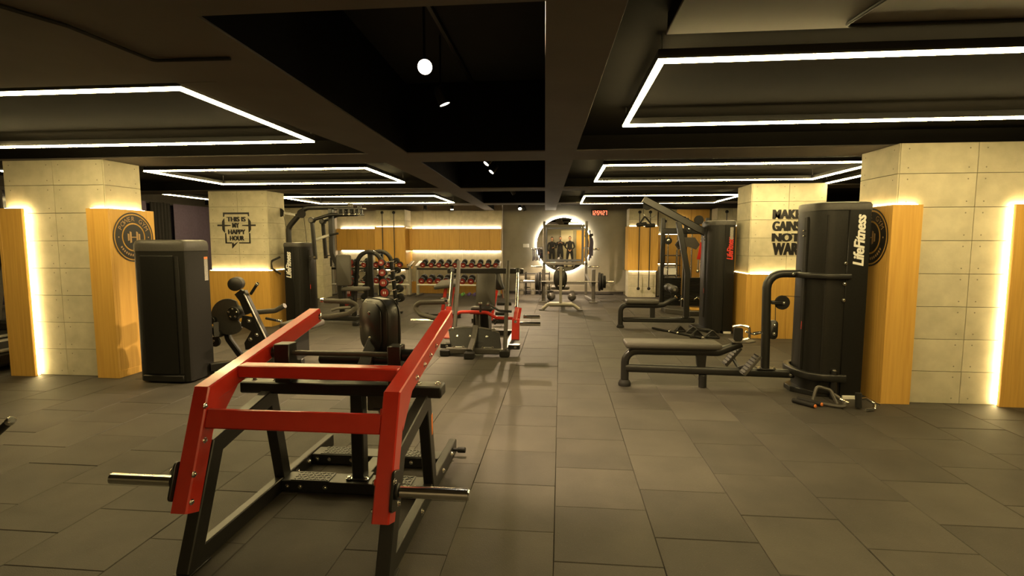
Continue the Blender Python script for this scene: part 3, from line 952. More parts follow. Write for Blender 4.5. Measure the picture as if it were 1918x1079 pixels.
downlight(-3.55, 13.4, 2.30, 'black cylinder downlight unlit, before the long oak cabinet')

# ---------------------------------------------------------------- behind the camera (seen in the round mirror)
t = structure('door_1', (0.55, Y0+0.05, 0))
MB().box(0.1, 0.80, Y0+0.05, Y0+0.09, 0, 2.1, 0.004).obj('door_leaf', 'door', t)
MB().box(0.16, 0.2, Y0+0.09, Y0+0.13, 0.98, 1.02, 0.003).obj('door_handle', 'steel', t)
t = structure('door_2', (1.7, Y0+0.05, 0))
MB().box(1.0, 1.72, Y0+0.05, Y0+0.09, 0, 2.1, 0.004).obj('door_leaf', 'wood', t)
MB().box(1.06, 1.1, Y0+0.09, Y0+0.13, 0.98, 1.02, 0.003).obj('door_handle', 'steel', t)
# ================================================================ machines
# ---------------------------------------------------------------- red lever machine in front
def red_machine():
    t = thing('lever_machine', 'large red and black plate loaded lever machine in the foreground, empty chrome pegs', 'gym machine', (-1.2, 2.75, 0))
    xl, xr = -1.642, -0.744
    for s, x in ((-1, xl), (1, xr)):
        MB().box(x-0.025, x+0.025, 2.08, 3.47, 0.0, 0.085, 0.005).obj('base_rail', 'black', t)
        MB().beam([(x, 2.03, 0.0), (x, 2.235, 0.505), (x, 2.75, 0.60)], 0.062, 0.085, 0.005, up=(0, 1, 0)).obj('front_leg', 'black', t)
        MB().beam([(x, 2.72, 0.60), (x, 2.83, 0.07)], 0.06, 0.08, 0.005, up=(0, 1, 0)).obj('rear_leg', 'black', t)
        MB().box(x-0.04, x+0.04, 1.985, 2.13, 0.0, 0.012, 0.002).obj('foot_plate', 'black', t)
        # rubber stop between arm and leg
        MB().cyl((x, 2.075, 0.40), (x, 2.125, 0.385), 0.03, 14, 0.006).obj('rubber_stop', 'rubber', t)
    # cross plate carried by the two A frames
    cp = MB().box(-1.80, -0.64, 2.69, 2.80, 0.615, 0.682, 0.008).obj('cross_plate', 'black', t)
    for x in (-1.74, -1.61, -0.78, -0.67): bolt(cp, (x, 2.745, 0.682), (0, 0, 1), 0.012)
    # cross members on the floor with tread plates
    for y0, y1, nm in ((2.76, 2.88, 'a'), (3.14, 3.26, 'b')):
        cr = MB().box(xl+0.026, xr-0.026, y0, y1, 0.012, 0.078, 0.004).obj('cross_member', 'black', t)
        for x0 in ((-1.56, -1.33), (-1.07, -0.84)):
            mb = MB().box(x0[0], x0[1], y0+0.004, y1-0.004, 0.078, 0.083, 0.001)
            for i in range(9):
                for j in range(4):
                    cx, cy = x0[0]+0.02+i*(x0[1]-x0[0]-0.04)/8, y0+0.02+j*(y1-y0-0.04)/3
                    a = 0.7 if (i+j) % 2 else -0.7
                    mb.box(cx-0.009, cx+0.009, cy-0.003, cy+0.003, 0.082, 0.086, rot=MX.Rotation(a, 3, 'Z'))
            mb.obj('tread_plate', 'black', t)
        for x in (-1.58, -1.5, -1.35, -0.95, -0.82): bolt(cr, (x, y0, 0.045), (0, -1, 0), 0.009)
    MB().box(-1.205, -1.135, 2.88, 3.14, 0.012, 0.075, 0.004).obj('spine', 'black', t)
    for y in (2.95, 3.1): bolt(t, (xl+0.025, y, 0.045), (1, 0, 0), 0.013)
    for y in (2.55, 3.05, 3.3): bolt(t, (xr+0.025, y, 0.045), (1, 0, 0), 0.012)
    pin = MB().cyl((xr+0.025, 3.36, 0.05), (xr+0.055, 3.36, 0.05), 0.012, 12).cyl((xr+0.055, 3.36, 0.05), (xr+0.11, 3.36, 0.05), 0.02, 12, 0.005)
    pin.obj('pull_pin', 'rubber', t)
    # pad post
    po = MB().beam([(-1.17, 2.845, 0.078), (-1.17, 2.845, 0.64), (-1.14, 3.07, 0.86)], 0.075, 0.075, 0.006, up=(0, 1, 0)).obj('pad_post', 'black', t)
    MB().box(-1.235, -1.105, 2.79, 2.9, 0.078, 0.088, 0.002).obj('post_flange', 'black', t)
    for x in (-1.22, -1.12): bolt(po, (x, 2.80, 0.088), (0, 0, 1), 0.012)
    MB().beam([(-1.06, 2.86, 0.52), (-1.06, 3.12, 0.40)], 0.05, 0.06, 0.005).obj('seat_arm', 'black', t)
    MB().box(-1.12, -1.0, 2.85, 2.95, 0.48, 0.60, 0.006).obj('seat_slider', 'grey_metal', t)
    MB().cyl((-1.46, 2.98, 0.755), (-0.86, 2.98, 0.755), 0.031, 16, 0.006).obj('roller_pad', 'vinyl', t)
    # back pad: padded cushion with stitched edge on a dark back plate, turned to the left
    Rz = MX.Rotation(math.radians(-42), 3, 'Z')
    c = V((-1.15, 3.03, 0.95))
    def pad_out(w_, h_, r):
        return rrect(w_, h_, r, 6)
    ux, n = Rz @ V((1, 0, 0)), Rz @ V((0, 1, 0))
    cu = MB().prism(pad_out(0.33, 0.34, 0.10), c, ux, (0, 0, 1), n*0.12, 0.022)
    cu.obj('back_pad', 'vinyl', t, sm=50)
    for k in (0.022, 0.098):
        P = [c + ux*p[0] + V((0, 0, p[1])) + n*k for p in pad_out(0.333, 0.343, 0.101)]
        MB().sweep(P, ring(0.003, 6), n, closed=True).obj('piping', 'rubber', t)
    bp_ = MB().prism(pad_out(0.27, 0.30, 0.085), c - n*0.012, ux, (0, 0, 1), n*0.012, 0.003).obj('pad_back_plate', 'black', t, sm=50)
    for dz in (0.085, -0.07): bolt(bp_, c + V((0, 0, dz)) + ux*0.0 - n*0.012, -n, 0.008)
    # pivot shaft, blocks and bearings
    for x0, x1 in ((-1.585, -1.495), (-0.935, -0.862)):
        MB().box(x0, x1, 2.685, 2.775, 0.682, 0.90, 0.004).obj('pivot_block', 'black', t)
    MB().cyl((-1.61, 2.73, 0.845), (-0.79, 2.73, 0.845), 0.015, 12).obj('pivot_shaft', 'grey_metal', t)
    for x0, x1 in ((-1.612, -1.585), (-0.862, -0.783)):
        MB().cyl((x0, 2.73, 0.845), (x1, 2.73, 0.845), 0.035, 16, 0.005).obj('bearing', 'black', t)
    # red lever arms
    for s, x in ((-1, -1.65), (1, -0.745)):
        arm = MB().beam([(x, 2.042, 0.272), (x, 2.223, 0.761), (x, 3.32, 0.974)], 0.078, 0.09, 0.006, up=(0, 1, 0))
        # gusset inside the bend
        g = 0.030
        arm.prism([(2.25, 0.60), (2.42, 0.755), (2.24, 0.72)], (x-g, 0, 0), (0, 1, 0), (0, 0, 1), (2*g, 0, 0))
        ao = arm.obj('lever_arm', 'red', t)
        xi = x - s*0.039
        for y, z in ((2.155, 0.72), (2.14, 0.565), (2.06, 0.44), (2.035, 0.325)):
            bolt(ao, (xi, y, z), (-s, 0, 0), 0.0095)
        for y in (2.45, 2.6, 2.72, 2.85):
            bolt(ao, (x + s*0.039, y, 0.761+(y-2.223)*0.194-0.008), (s, 0, 0), 0.0105)
        # plate peg with flange
        fl = MB().prism(rrect(0.10, 0.17, 0.02, 3), (x + s*0.039, 2.075, 0.40), (0, 0.94, -0.33), (0, 0.33, 0.94), (s*0.012, 0, 0), 0.002).obj('peg_flange', 'black', t)
        for a, b in ((2.045, 0.455), (2.09, 0.335)): bolt(fl, (x+s*0.051, a, b), (s, 0, 0), 0.0095)
        MB().cyl((x+s*0.051, 2.07, 0.40), (x+s*0.066, 2.07, 0.40), 0.036, 20, 0.004).obj('peg_collar', 'black', t)
        MB().cyl((x+s*0.066, 2.07, 0.40), (x+s*0.37, 2.07, 0.40), 0.0255, 24, 0.005).obj('plate_peg', 'chrome', t)
        # handle: a foam covered loop reaching inwards
        inn = -s
        h0 = V((x + inn*0.039, 3.30, 0.965))
        path = [h0, h0 + V((inn*0.05, 0.03, -0.005)), h0 + V((inn*0.16, 0.10, 0.01)), h0 + V((inn*0.215, 0.14, 0.055)), h0 + V((inn*0.17, 0.12, 0.088)), h0 + V((-inn*0.01, 0.10, 0.097))]
        MB().tube(path, 0.017, 12, 0.05, fn=5).obj('handle_grip', 'grip', t)
        MB().cyl(h0 - V((inn*0.004, 0, 0)), h0 + V((inn*0.014, 0.004, 0)), 0.024, 14, 0.003).obj('handle_collar', 'chrome', t)
        e = path[-1]; MB().cyl(e, e - V((inn*0.025, 0, -0.001)), 0.019, 14, 0.003).obj('handle_cap', 'chrome', t)
    MB().box(-1.611, -0.784, 2.15, 2.205, 0.61, 0.70, 0.006, rot=MX.Rotation(math.radians(-19), 3, 'X')).obj('cross_bar', 'red', t)
    MB().box(-1.611, -0.784, 2.40, 2.475, 0.785, 0.85, 0.006).obj('cross_bar', 'red', t)
    st = MB().box(xr+0.0255, xr+0.031, 2.76, 2.79, 0.38, 0.50, 0.001).obj('warning_label', 'orange', t)
red_machine()

# ---------------------------------------------------------------- weight stack tower shared by the cable machines
def dcurve(xp, xf, y0, y1, n=14, inset=0.0):
    """plan outline bulging from x=xp to x=xf between y0 and y1"""
    ym, hy = (y0+y1)/2, (y1-y0)/2 - inset
    L = abs(xf-xp) - inset; s = 1 if xf > xp else -1
    P = []
    for k in range(n+1):
        a = -PI/2 + PI*k/n
        P.append((xp + s*L*abs(math.cos(a))**0.62, ym + hy*(1 if a > 0 else -1)*abs(math.sin(a))**0.75))
    return P

def tower(t, xb, xp, xf, y0, y1, h, logo_side, logo_mat, logo_z, logo_len):
    """xb: outer edge of the flat side frames, xp: where the curved shroud starts, xf: tip of the shroud"""
    s = 1 if xf > xp else -1
    for ya, yb in ((y0, y0+0.05), (y1-0.05, y1)):
        MB().box(xb, xp, ya, yb, 0.015, h-0.045, 0.006).obj('side_frame', 'shroud', t)
    MB().box(xb + (0.012 if s > 0 else -0.002), xb + (0.03 if s > 0 else -0.02), y0+0.05, y1-0.05, 0.03, h-0.06, 0.003).obj('rear_cover', 'shroud', t)
    P = dcurve(xp, xf, y0+0.012, y1-0.012)
    MB().prism(P, (0, 0, 0.04), (1, 0, 0), (0, 1, 0), (0, 0, h-0.10), 0.004).obj('shroud', 'shroud_panel', t, sm=30)
    lid = dcurve(xp, xf, y0-0.003, y1+0.003)
    L = [(xb, y0-0.004)] + [p for p in lid] + [(xb, y1+0.004)]
    cx = sum(p[0] for p in L)/len(L); cy = (y0+y1)/2
    mb = MB(); n = len(L); vs = []
    for z, k in ((h-0.075, 1.0), (h-0.03, 1.0), (h-0.008, 0.965), (h, 0.88)):
        vs += [(cx+(p[0]-cx)*k, cy+(p[1]-cy)*k, z) for p in L]
    fs = [(r*n+i, r*n+(i+1) % n, (r+1)*n+(i+1) % n, (r+1)*n+i) for r in range(3) for i in range(n)]
    fs += [tuple(range(n)), tuple(3*n+i for i in range(n))]
    mb.add(vs, fs).obj('lid', 'lid', t, sm=40)
    # seams and the dark selector slot on the shroud
    def on(k):
        i = int(k); f = k-i
        a, b = P[i], P[min(i+1, len(P)-1)]
        return V((a[0]+(b[0]-a[0])*f, a[1]+(b[1]-a[1])*f, 0))
    slot = on(6.2)
    MB().box(slot.x-0.012, slot.x+0.012, slot.y-0.028, slot.y+0.028, 0.22, h-0.13, 0.003).obj('selector_slot', 'rubber', t)
    q = on(2.1); MB().box(q.x-0.006, q.x+0.006, q.y-0.006, q.y+0.006, 0.06, h-0.12, 0.001).obj('seam', 'rubber', t)
    q = on(10.4); MB().box(q.x-0.006, q.x+0.006, q.y-0.006, q.y+0.006, 0.06, h-0.12, 0.001).obj('seam', 'rubber', t)
    for z in (h-0.26, h-0.31):
        MB().cyl((slot.x+s*0.008, slot.y-0.005, z), (slot.x+s*0.04, slot.y-0.012, z), 0.009, 10, 0.002).obj('selector_knob', 'chrome', t)
    MB().box(slot.x+s*0.010-0.004, slot.x+s*0.010+0.008, slot.y-0.02, slot.y-0.008, 0.62, 0.70, 0.002).obj('pin_tag', 'logo_red', t)
    # lettering on the near side frame, reading upwards
    lm = MB()
    xm = (xb+xp)/2
    word(lm, 'LifeFitness', (xm, y0-0.0015, logo_z), (0, 0, 1), (-1, 0, 0), w=logo_len, h=0.095, bold=0.02, shear=0.25, heavy=0.03)
    lm.obj('maker_lettering', logo_mat, t, flat=True)
    MB().box(min(xb, xp)+0.02, max(xb, xp)-0.02, y0-0.014, y0, 0.0, 0.035, 0.003).obj('foot_cap', 'white', t)
    MB().box(min(xb, xp)+0.02, max(xb, xp)-0.02, y1-0.05, y1-0.0, 0.0, 0.016, 0.002).obj('foot_cap', 'white', t)
    MB().box(min(xb, xp)+0.02, max(xb, xp)-0.02, y0, y0+0.05, 0.0, 0.016, 0.002).obj('foot', 'rubber', t)
    return P

# ---------------------------------------------------------------- low row machine, right
def low_row():
    t = thing('rowing_machine', 'black seated cable row machine with white lettered tower beside the near right column', 'gym machine', (1.7, 5.25, 0))
    yc = 5.26
    tower(t, 2.80, 2.61, 2.34, 4.98, 5.56, 1.83, -1, 'logo_white', 1.48, 0.47)
    # ring tubes round the shroud
    for z, r, off, nm in ((1.15, 0.024, 0.045, 'guard_rail'), (0.20, 0.032, 0.05, 'base_ring')):
        P = dcurve(2.64, 2.34-off, 4.99-off*0.5, 5.55+off*0.5, 16)
        MB().sweep([(p[0], p[1], z) for p in P], rrect(r*2, r*2.2, 0.012, 2), (0, 0, 1)).obj(nm, 'black', t, sm=60)
    for y in (4.97, 5.57):
        MB().cyl((2.55, y, 0.0), (2.55, y, 0.27), 0.03, 12, 0.004).obj('ring_post', 'black', t)
        bolt(t, (2.55, y, 0.27), (0, 0, 1), 0.013)
    MB().prism([(2.26, 5.2), (2.40, 5.04), (2.62, 5.0), (2.62, 5.54), (2.40, 5.5), (2.26, 5.34)], (0, 0, 0.0), (1, 0, 0), (0, 1, 0), (0, 0, 0.05), 0.006).obj('tower_base', 'black', t)
    # base beam and seat frame
    MB().beam([(0.67, yc, 0.185), (2.31, yc, 0.16)], 0.08, 0.085, 0.03, up=(0, 0, 1), seg=4).obj('base_beam', 'black', t, sm=60)
    MB().beam([(0.665, yc, 0.035), (0.665, yc, 0.362), (1.58, yc, 0.362), (1.80, yc, 0.455)], 0.08, 0.07, 0.03, 0.12, up=(0, 1, 0), seg=4).obj('seat_frame', 'black', t, sm=60)
    MB().lathe([(0.062, 0), (0.066, 0.02), (0.056, 0.045), (0.045, 0.06)], (0.665, yc, 0), (0, 0, 1), 20).obj('rubber_foot', 'rubber', t)
    MB().cyl((1.44, yc, 0.0), (1.44, yc, 0.13), 0.04, 16, 0.004).obj('centre_foot', 'black', t)
    MB().prism([(1.36, 0.385), (1.47, 0.385), (1.455, 0.17), (1.385, 0.17)], (0, yc-0.03, 0), (1, 0, 0), (0, 0, 1), (0, 0.06, 0), 0.004).obj('seat_post', 'black', t)
    MB().prism(rrect(0.93, 0.29, 0.035, 4), (1.12, yc, 0.410), (1, 0, 0), (0, 1, 0), (0, 0, 0.056), 0.013).obj('seat_pad', 'grey_vinyl', t, sm=50)
    MB().box(0.70, 1.54, yc-0.11, yc+0.11, 0.398, 0.412, 0.002).obj('seat_board', 'black', t)
    MB().prism([(1.70, -0.09), (1.84, -0.10), (1.93, -0.03), (1.93, 0.05), (1.84, 0.10), (1.70, 0.09)], (0, yc, 0.474), (1, 0, 0), (0, 1, 0), (0, 0, 0.012), 0.003).obj('handle_tray', 'grey_metal', t)
    # foot plates
    for dy, dx in ((-0.19, 0.03), (0.19, -0.02)):
        R = MX.Rotation(math.radians(-34), 3, 'Y')
        c = (1.80+dx, yc+dy, 0.285)
        pl = MB().box(c[0]-0.12, c[0]+0.12, c[1]-0.06, c[1]+0.06, c[2]-0.016, c[2]+0.016, 0.006, rot=MX.Rotation(math.radians(-52), 3, 'Y'))
        po = pl.obj('foot_plate', 'grey_vinyl', t)
        ridge = MB()
        for k in range(7):
            ridge.box(c[0]-0.105+k*0.035-0.006, c[0]-0.105+k*0.035+0.006, c[1]-0.055, c[1]+0.055, c[2]+0.015, c[2]+0.021, rot=MX.Rotation(math.radians(-52), 3, 'Y'), at=c)
        ridge.obj('ridges', 'rubber', po)
        MB().beam([(c[0], c[1], 0.28), (1.79, yc, 0.205)], 0.03, 0.03, 0.004).obj('foot_plate_arm', 'black', t)
    # pulley mast
    MB().beam([(2.04, yc, 0.20), (2.02, yc, 1.155), (2.32, yc, 1.155)], 0.075, 0.085, 0.032, 0.17, up=(0, 1, 0), seg=4).obj('mast', 'black', t, sm=60)
    MB().box(1.96, 2.12, yc-0.06, yc+0.06, 0.203, 0.215, 0.003).obj('mast_flange', 'black', t)
    for x in (1.97, 2.11): bolt(t, (x, yc-0.04, 0.215), (0, 0, 1), 0.014)
    bolt(t, (2.25, yc-0.045, 1.155), (0, -1, 0), 0.011); bolt(t, (2.27, yc-0.043, 0.16), (0, -1, 0), 0.012)
    MB().box(2.06, 2.18, yc-0.045, yc-0.033, 0.855, 0.885, 0.003).box(2.06, 2.18, yc+0.033, yc+0.045, 0.855, 0.885, 0.003).obj('pulley_bracket', 'black', t)
    w_ = MB().lathe([(0.02, 0), (0.068, 0), (0.07, 0.004), (0.058, 0.014), (0.07, 0.024), (0.068, 0.028), (0.02, 0.028)], (2.175, yc-0.014, 0.87), (0, 1, 0), 28).obj('pulley', 'rubber', t)
    bolt(w_, (2.175, yc-0.046, 0.87), (0, -1, 0), 0.011)
    pb = MB().prism(rrect(0.085, 0.19, 0.04, 6), (2.10, yc-0.02, 0.60), (1, 0, 0), (0, 0, 1), (0, 0.04, 0), 0.006).obj('lower_pulley_housing', 'black', t, sm=50)
    for z in (0.645, 0.56): bolt(pb, (2.105, yc-0.02, z), (0, -1, 0), 0.012)
    MB().cyl((2.19, yc, 0.937), (2.40, yc, 0.925), 0.003, 6).cyl((2.112, yc, 0.86), (2.118, yc, 0.69), 0.003, 6).obj('cable', 'black', t)
    for z in (1.27, 1.08, 0.93): bolt(t, (2.60, 4.98, z), (0, -1, 0), 0.012)
low_row()

# ---------------------------------------------------------------- lat pulldown machine, far right
def pulldown():
    t = thing('pulldown_machine', 'black pulldown machine with sloping boom and red lettered tower beside the far right column', 'gym machine', (1.9, 8.85, 0))
    yc = 8.86
    tower(t, 2.735, 2.58, 2.36, 8.42, 9.2, 1.80, -1, 'logo_red', 1.36, 0.36)
    MB().prism([(2.2, 8.72), (2.36, 8.5), (2.56, 8.44), (2.56, 9.18), (2.36, 9.1), (2.2, 8.98)], (0, 0, 0.0), (1, 0, 0), (0, 1, 0), (0, 0, 0.06), 0.008).obj('tower_base', 'black', t)
    MB().box(2.65, 2.70, 8.4165, 8.4185, 1.50, 1.69, 0.0005).obj('instruction_label', 'label', t)
    MB().box(1.06, 2.26, yc-0.045, yc+0.045, 0.10, 0.185, 0.02).obj('base_beam', 'black', t)
    MB().beam([(1.03, yc, 0.03), (1.03, yc, 0.385), (1.62, yc, 0.385), (1.74, yc, 0.40), (1.95, yc, 0.52)], 0.085, 0.07, 0.03, 0.1, up=(0, 1, 0), seg=4).obj('seat_frame', 'black', t, sm=60)
    MB().lathe([(0.06, 0), (0.064, 0.02), (0.05, 0.05)], (1.03, yc, 0), (0, 0, 1), 18).obj('rubber_foot', 'rubber', t)
    MB().box(1.52, 1.60, yc-0.03, yc+0.03, 0.18, 0.38, 0.006).obj('seat_post', 'black', t)
    MB().prism(rrect(0.54, 0.30, 0.05, 4), (1.38, yc, 0.425), (1, 0, 0), (0, 1, 0), (0, 0, 0.065), 0.012).obj('seat_pad', 'grey_vinyl', t, sm=50)
    for dy in (-0.17, 0.17):
        MB().lathe([(0.0, 0), (0.05, 0), (0.066, 0.012), (0.066, 0.19), (0.05, 0.2), (0, 0.2)], (1.86, yc+dy-0.1, 0.68), (0, 1, 0), 20).obj('knee_roller', 'vinyl', t)
        MB().cyl((1.86, yc+dy-0.108, 0.68), (1.86, yc+dy-0.1, 0.68), 0.022, 12).obj('roller_cap', 'grip', t)
    MB().cyl((1.86, yc-0.27, 0.68), (1.86, yc+0.27, 0.68), 0.014, 10).obj('roller_axle', 'steel', t)
    MB().beam([(1.86, yc, 0.68), (1.90, yc, 0.48)], 0.045, 0.045, 0.006).obj('roller_post', 'black', t)
    MB().beam([(2.12, yc, 0.186), (2.12, yc, 0.95), (1.95, yc, 1.80)], 0.085, 0.075, 0.008, 0.5, up=(0, 1, 0)).obj('mast', 'black', t)
    MB().beam([(1.37, yc, 2.17), (2.57, yc, 1.515)], 0.085, 0.12, 0.012, up=(0, 0, 1)).obj('boom', 'black', t)
    for x in (2.06, 2.19): bolt(t, (x, yc-0.03, 0.186), (0, 0, 1), 0.016)
    for x, z in ((1.44, 2.07), (2.28, 1.82)):
        MB().lathe([(0.02, 0), (0.075, 0), (0.077, 0.005), (0.065, 0.016), (0.077, 0.027), (0.075, 0.032), (0.02, 0.032)], (x, yc-0.016, z), (0, 1, 0), 24).obj('pulley', 'rubber', t)
    for x in (2.05, 2.1): bolt(t, (x, yc, 1.86+(2.05-x)*0.5), (0.45, 0, 0.9), 0.02, 'black')
    bolt(t, (2.45, yc-0.044, 1.58), (0, -1, 0), 0.02)
    MB().cyl((1.375, yc, 2.08), (1.375, yc, 1.93), 0.004, 6).obj('cable', 'black', t)
    t2 = thing('pulldown_strap', 'black strap handle hanging from the tip of the sloping boom', 'handle', (1.42, 8.8, 1.75))
    MB().tube([(1.375, yc, 1.93), (1.40, yc, 1.88), (1.52, yc, 1.86), (1.60, yc, 1.92)], 0.008, 8, 0.03).obj('carabiner_chain', 'steel', t2)
    MB().tube([(1.30, yc-0.08, 1.75), (1.40, yc, 1.89), (1.52, yc+0.05, 1.75)], 0.014, 8, 0.03).obj('strap', 'rubber', t2)
    MB().cyl((1.26, yc-0.1, 1.74), (1.42, yc-0.02, 1.76), 0.034, 12, 0.008).obj('grip', 'rubber', t2)
    MB().cyl((1.42, yc+0.02, 1.73), (1.58, yc+0.1, 1.74), 0.034, 12, 0.008).obj('grip', 'rubber', t2)
pulldown()

# ---------------------------------------------------------------- lever arm machine, far left
def pec_machine():
    t = thing('chest_fly_machine', 'tall black cable machine with hanging lever arms beside the far left column', 'gym machine', (-4.2, 8.9, 0))
    yc = 8.92
    tower(t, -4.80, -4.64, -4.46, 8.58, 9.22, 1.45, 1, 'logo_white', 1.06, 0.46)
    MB().prism([(-4.34, 8.8), (-4.44, 8.62), (-4.6, 8.56), (-4.6, 9.22), (-4.44, 9.2), (-4.34, 9.02)], (0, 0, 0), (1, 0, 0), (0, 1, 0), (0, 0, 0.06), 0.008).obj('tower_base', 'black', t)
    MB().box(-4.36, -3.55, yc-0.045, yc+0.045, 0.04, 0.13, 0.015).obj('base_beam', 'black', t)
    MB().box(-3.6, -3.5, yc-0.35, yc+0.35, 0.0, 0.07, 0.012).obj('base_foot', 'black', t)
    MB().beam([(-4.88, yc, 1.2), (-4.88, yc, 1.72), (-4.55, yc, 2.07), (-3.75, yc, 2.08)], 0.085, 0.085, 0.03, 0.18, up=(0, 1, 0), seg=4).obj('boom', 'black', t, sm=60)
    MB().beam([(-4.88, yc, 1.35), (-4.72, yc, 1.35)], 0.06, 0.06, 0.01).obj('boom_bracket', 'black', t)
    MB().beam([(-4.08, yc, 2.05), (-4.08, yc, 1.25), (-3.96, yc, 1.0), (-3.92, yc, 0.35), (-3.92, yc, 0.10)], 0.08, 0.075, 0.01, 0.25, up=(0, 1, 0)).obj('mast', 'black', t)
    # pulleys on the boom
    for x, z in ((-5.0, 1.98), (-4.60, 1.96)):
        MB().lathe([(0.02, 0), (0.075, 0), (0.077, 0.005), (0.065, 0.016), (0.077, 0.027), (0.075, 0.032), (0.02, 0.032)], (x, yc-0.07, z), (0, 1, 0), 24).obj('pulley', 'rubber', t)
    MB().beam([(-4.98, yc-0.05, 1.98), (-4.72, yc-0.03, 1.94)], 0.03, 0.05, 0.006).obj('pulley_bracket', 'steel', t)
    MB().cyl((-4.56, yc-0.055, 1.96), (-4.53, yc-0.03, 1.44), 0.0045, 6).cyl((-4.94, yc-0.05, 1.96), (-4.84, yc-0.03, 1.42), 0.0045, 6).obj('cable', 'black', t)
    # pivot head: a cluster of plates, rollers and bolts
    hd = MB().box(-3.98, -3.46, yc-0.1, yc+0.1, 2.03, 2.055, 0.004).box(-3.98, -3.50, yc-0.1, yc+0.1, 1.93, 1.95, 0.004).box(-3.96, -3.5, yc-0.03, yc+0.03, 1.95, 2.03).obj('pivot_head', 'black', t)
    for x in (-3.9, -3.8, -3.7, -3.6, -3.52):
        for z in (1.99,):
            MB().cyl((x, yc-0.1, 1.95), (x, yc-0.1, 2.03), 0.022, 10, 0.004).obj('pivot_roller', 'grey_metal', t)
            bolt(hd, (x, yc-0.105, 1.94), (0, -1, 0), 0.012)
    MB().cyl((-3.72, yc, 2.055), (-3.72, yc, 2.14), 0.05, 16, 0.01).obj('pivot_cap', 'grip', t)
    MB().cyl((-3.55, yc, 2.055), (-3.55, yc, 2.10), 0.035, 16, 0.008).obj('pivot_cap', 'black', t)
    # two lever arms with hanging handles
    for dy, x1, z1, z0 in ((-0.12, -4.375, 1.84, 1.15), (0.16, -4.31, 1.83, 1.16)):
        y = yc+dy
        MB().tube([(-3.62, y*0.5+yc*0.5, 1.945), (-4.02, y, 1.94), (x1, y, z1)], 0.028, 10, 0.12).obj('upper_arm', 'black', t)
        MB().cyl((x1, y-0.045, z1), (x1, y+0.045, z1), 0.052, 18, 0.006).obj('arm_joint', 'black', t)
        MB().cyl((x1, y-0.05, z1), (x1, y-0.045, z1), 0.036, 16).obj('joint_cap', 'grip', t)
        MB().beam([(x1, y, z1), (x1+0.04, y, z0)], 0.065, 0.05, 0.012, up=(0, 1, 0)).obj('lower_arm', 'black', t)
        xo = -0.10 if dy < 0 else 0.10
        MB().tube([(x1+0.04, y, z0+0.04), (x1+0.04+xo, y-0.02, z0+0.06), (x1+0.04+xo, y-0.02, z0-0.14)], 0.009, 8, 0.02).obj('handle_bracket', 'black', t)
        MB().cyl((x1+0.04+xo, y-0.02, z0-0.15), (x1+0.04+xo, y-0.02, z0+0.01), 0.016, 12, 0.003).obj('handle_grip', 'rubber', t)
        MB().cyl((x1+0.04, y-0.035, z0+0.04), (x1+0.04, y-0.025, z0+0.04), 0.02, 12).obj('handle_pivot', 'chrome', t)
    MB().beam([(-4.34, yc-0.1, 1.50), (-4.10, yc-0.05, 1.58)], 0.03, 0.05, 0.006).obj('stop_bar', 'steel', t)
    MB().cyl((-4.10, yc-0.05, 1.58), (-3.93, yc-0.05, 1.61), 0.018, 10, 0.003).obj('stop_handle', 'rubber', t)
    MB().prism([(-4.02, 0.36), (-4.05, 0.62), (-4.03, 0.86), (-3.95, 1.02), (-3.88, 1.0), (-3.88, 0.36)], (0, yc+0.05, 0), (1, 0, 0), (0, 0, 1), (0, 0.12, 0), 0.03).obj('seat_shroud', 'grey_metal', t, sm=50)
    # seat
    MB().prism(rrect(0.26, 0.56, 0.035, 4), (-3.86, yc-0.04, 0.95), (0.96, 0.28, 0), (0, 0, 1), (-0.02, 0.07, 0), 0.014).obj('back_pad', 'grey_vinyl', t, sm=50)
    MB().prism(rrect(0.44, 0.34, 0.06, 4), (-3.66, yc, 0.59), (1, 0, 0), (0, 1, 0), (0, 0, 0.06), 0.014).obj('seat_pad', 'grey_vinyl', t, sm=50)
    MB().box(-3.74, -3.66, yc-0.035, yc+0.035, 0.12, 0.59, 0.008).obj('seat_post', 'black', t)
    for z in (0.44, 0.30):
        MB().tube([(-3.72, yc-0.1, z), (-3.95, yc-0.16, z-0.02), (-4.05, yc-0.17, z-0.05)], 0.026, 10, 0.05).obj('foot_bar', 'grip', t)
        MB().cyl((-3.72, yc-0.12, z+0.01), (-3.72, yc-0.05, z+0.01), 0.045, 14, 0.006).obj('foot_bar_hub', 'rubber', t)
    MB().tube([(-4.85, 8.56, 0.9), (-4.98, 8.5, 1.0), (-5.0, 8.5, 1.12), (-4.86, 8.57, 1.2)], 0.018, 8, 0.06).obj('side_grip', 'rubber', t)
pec_machine()

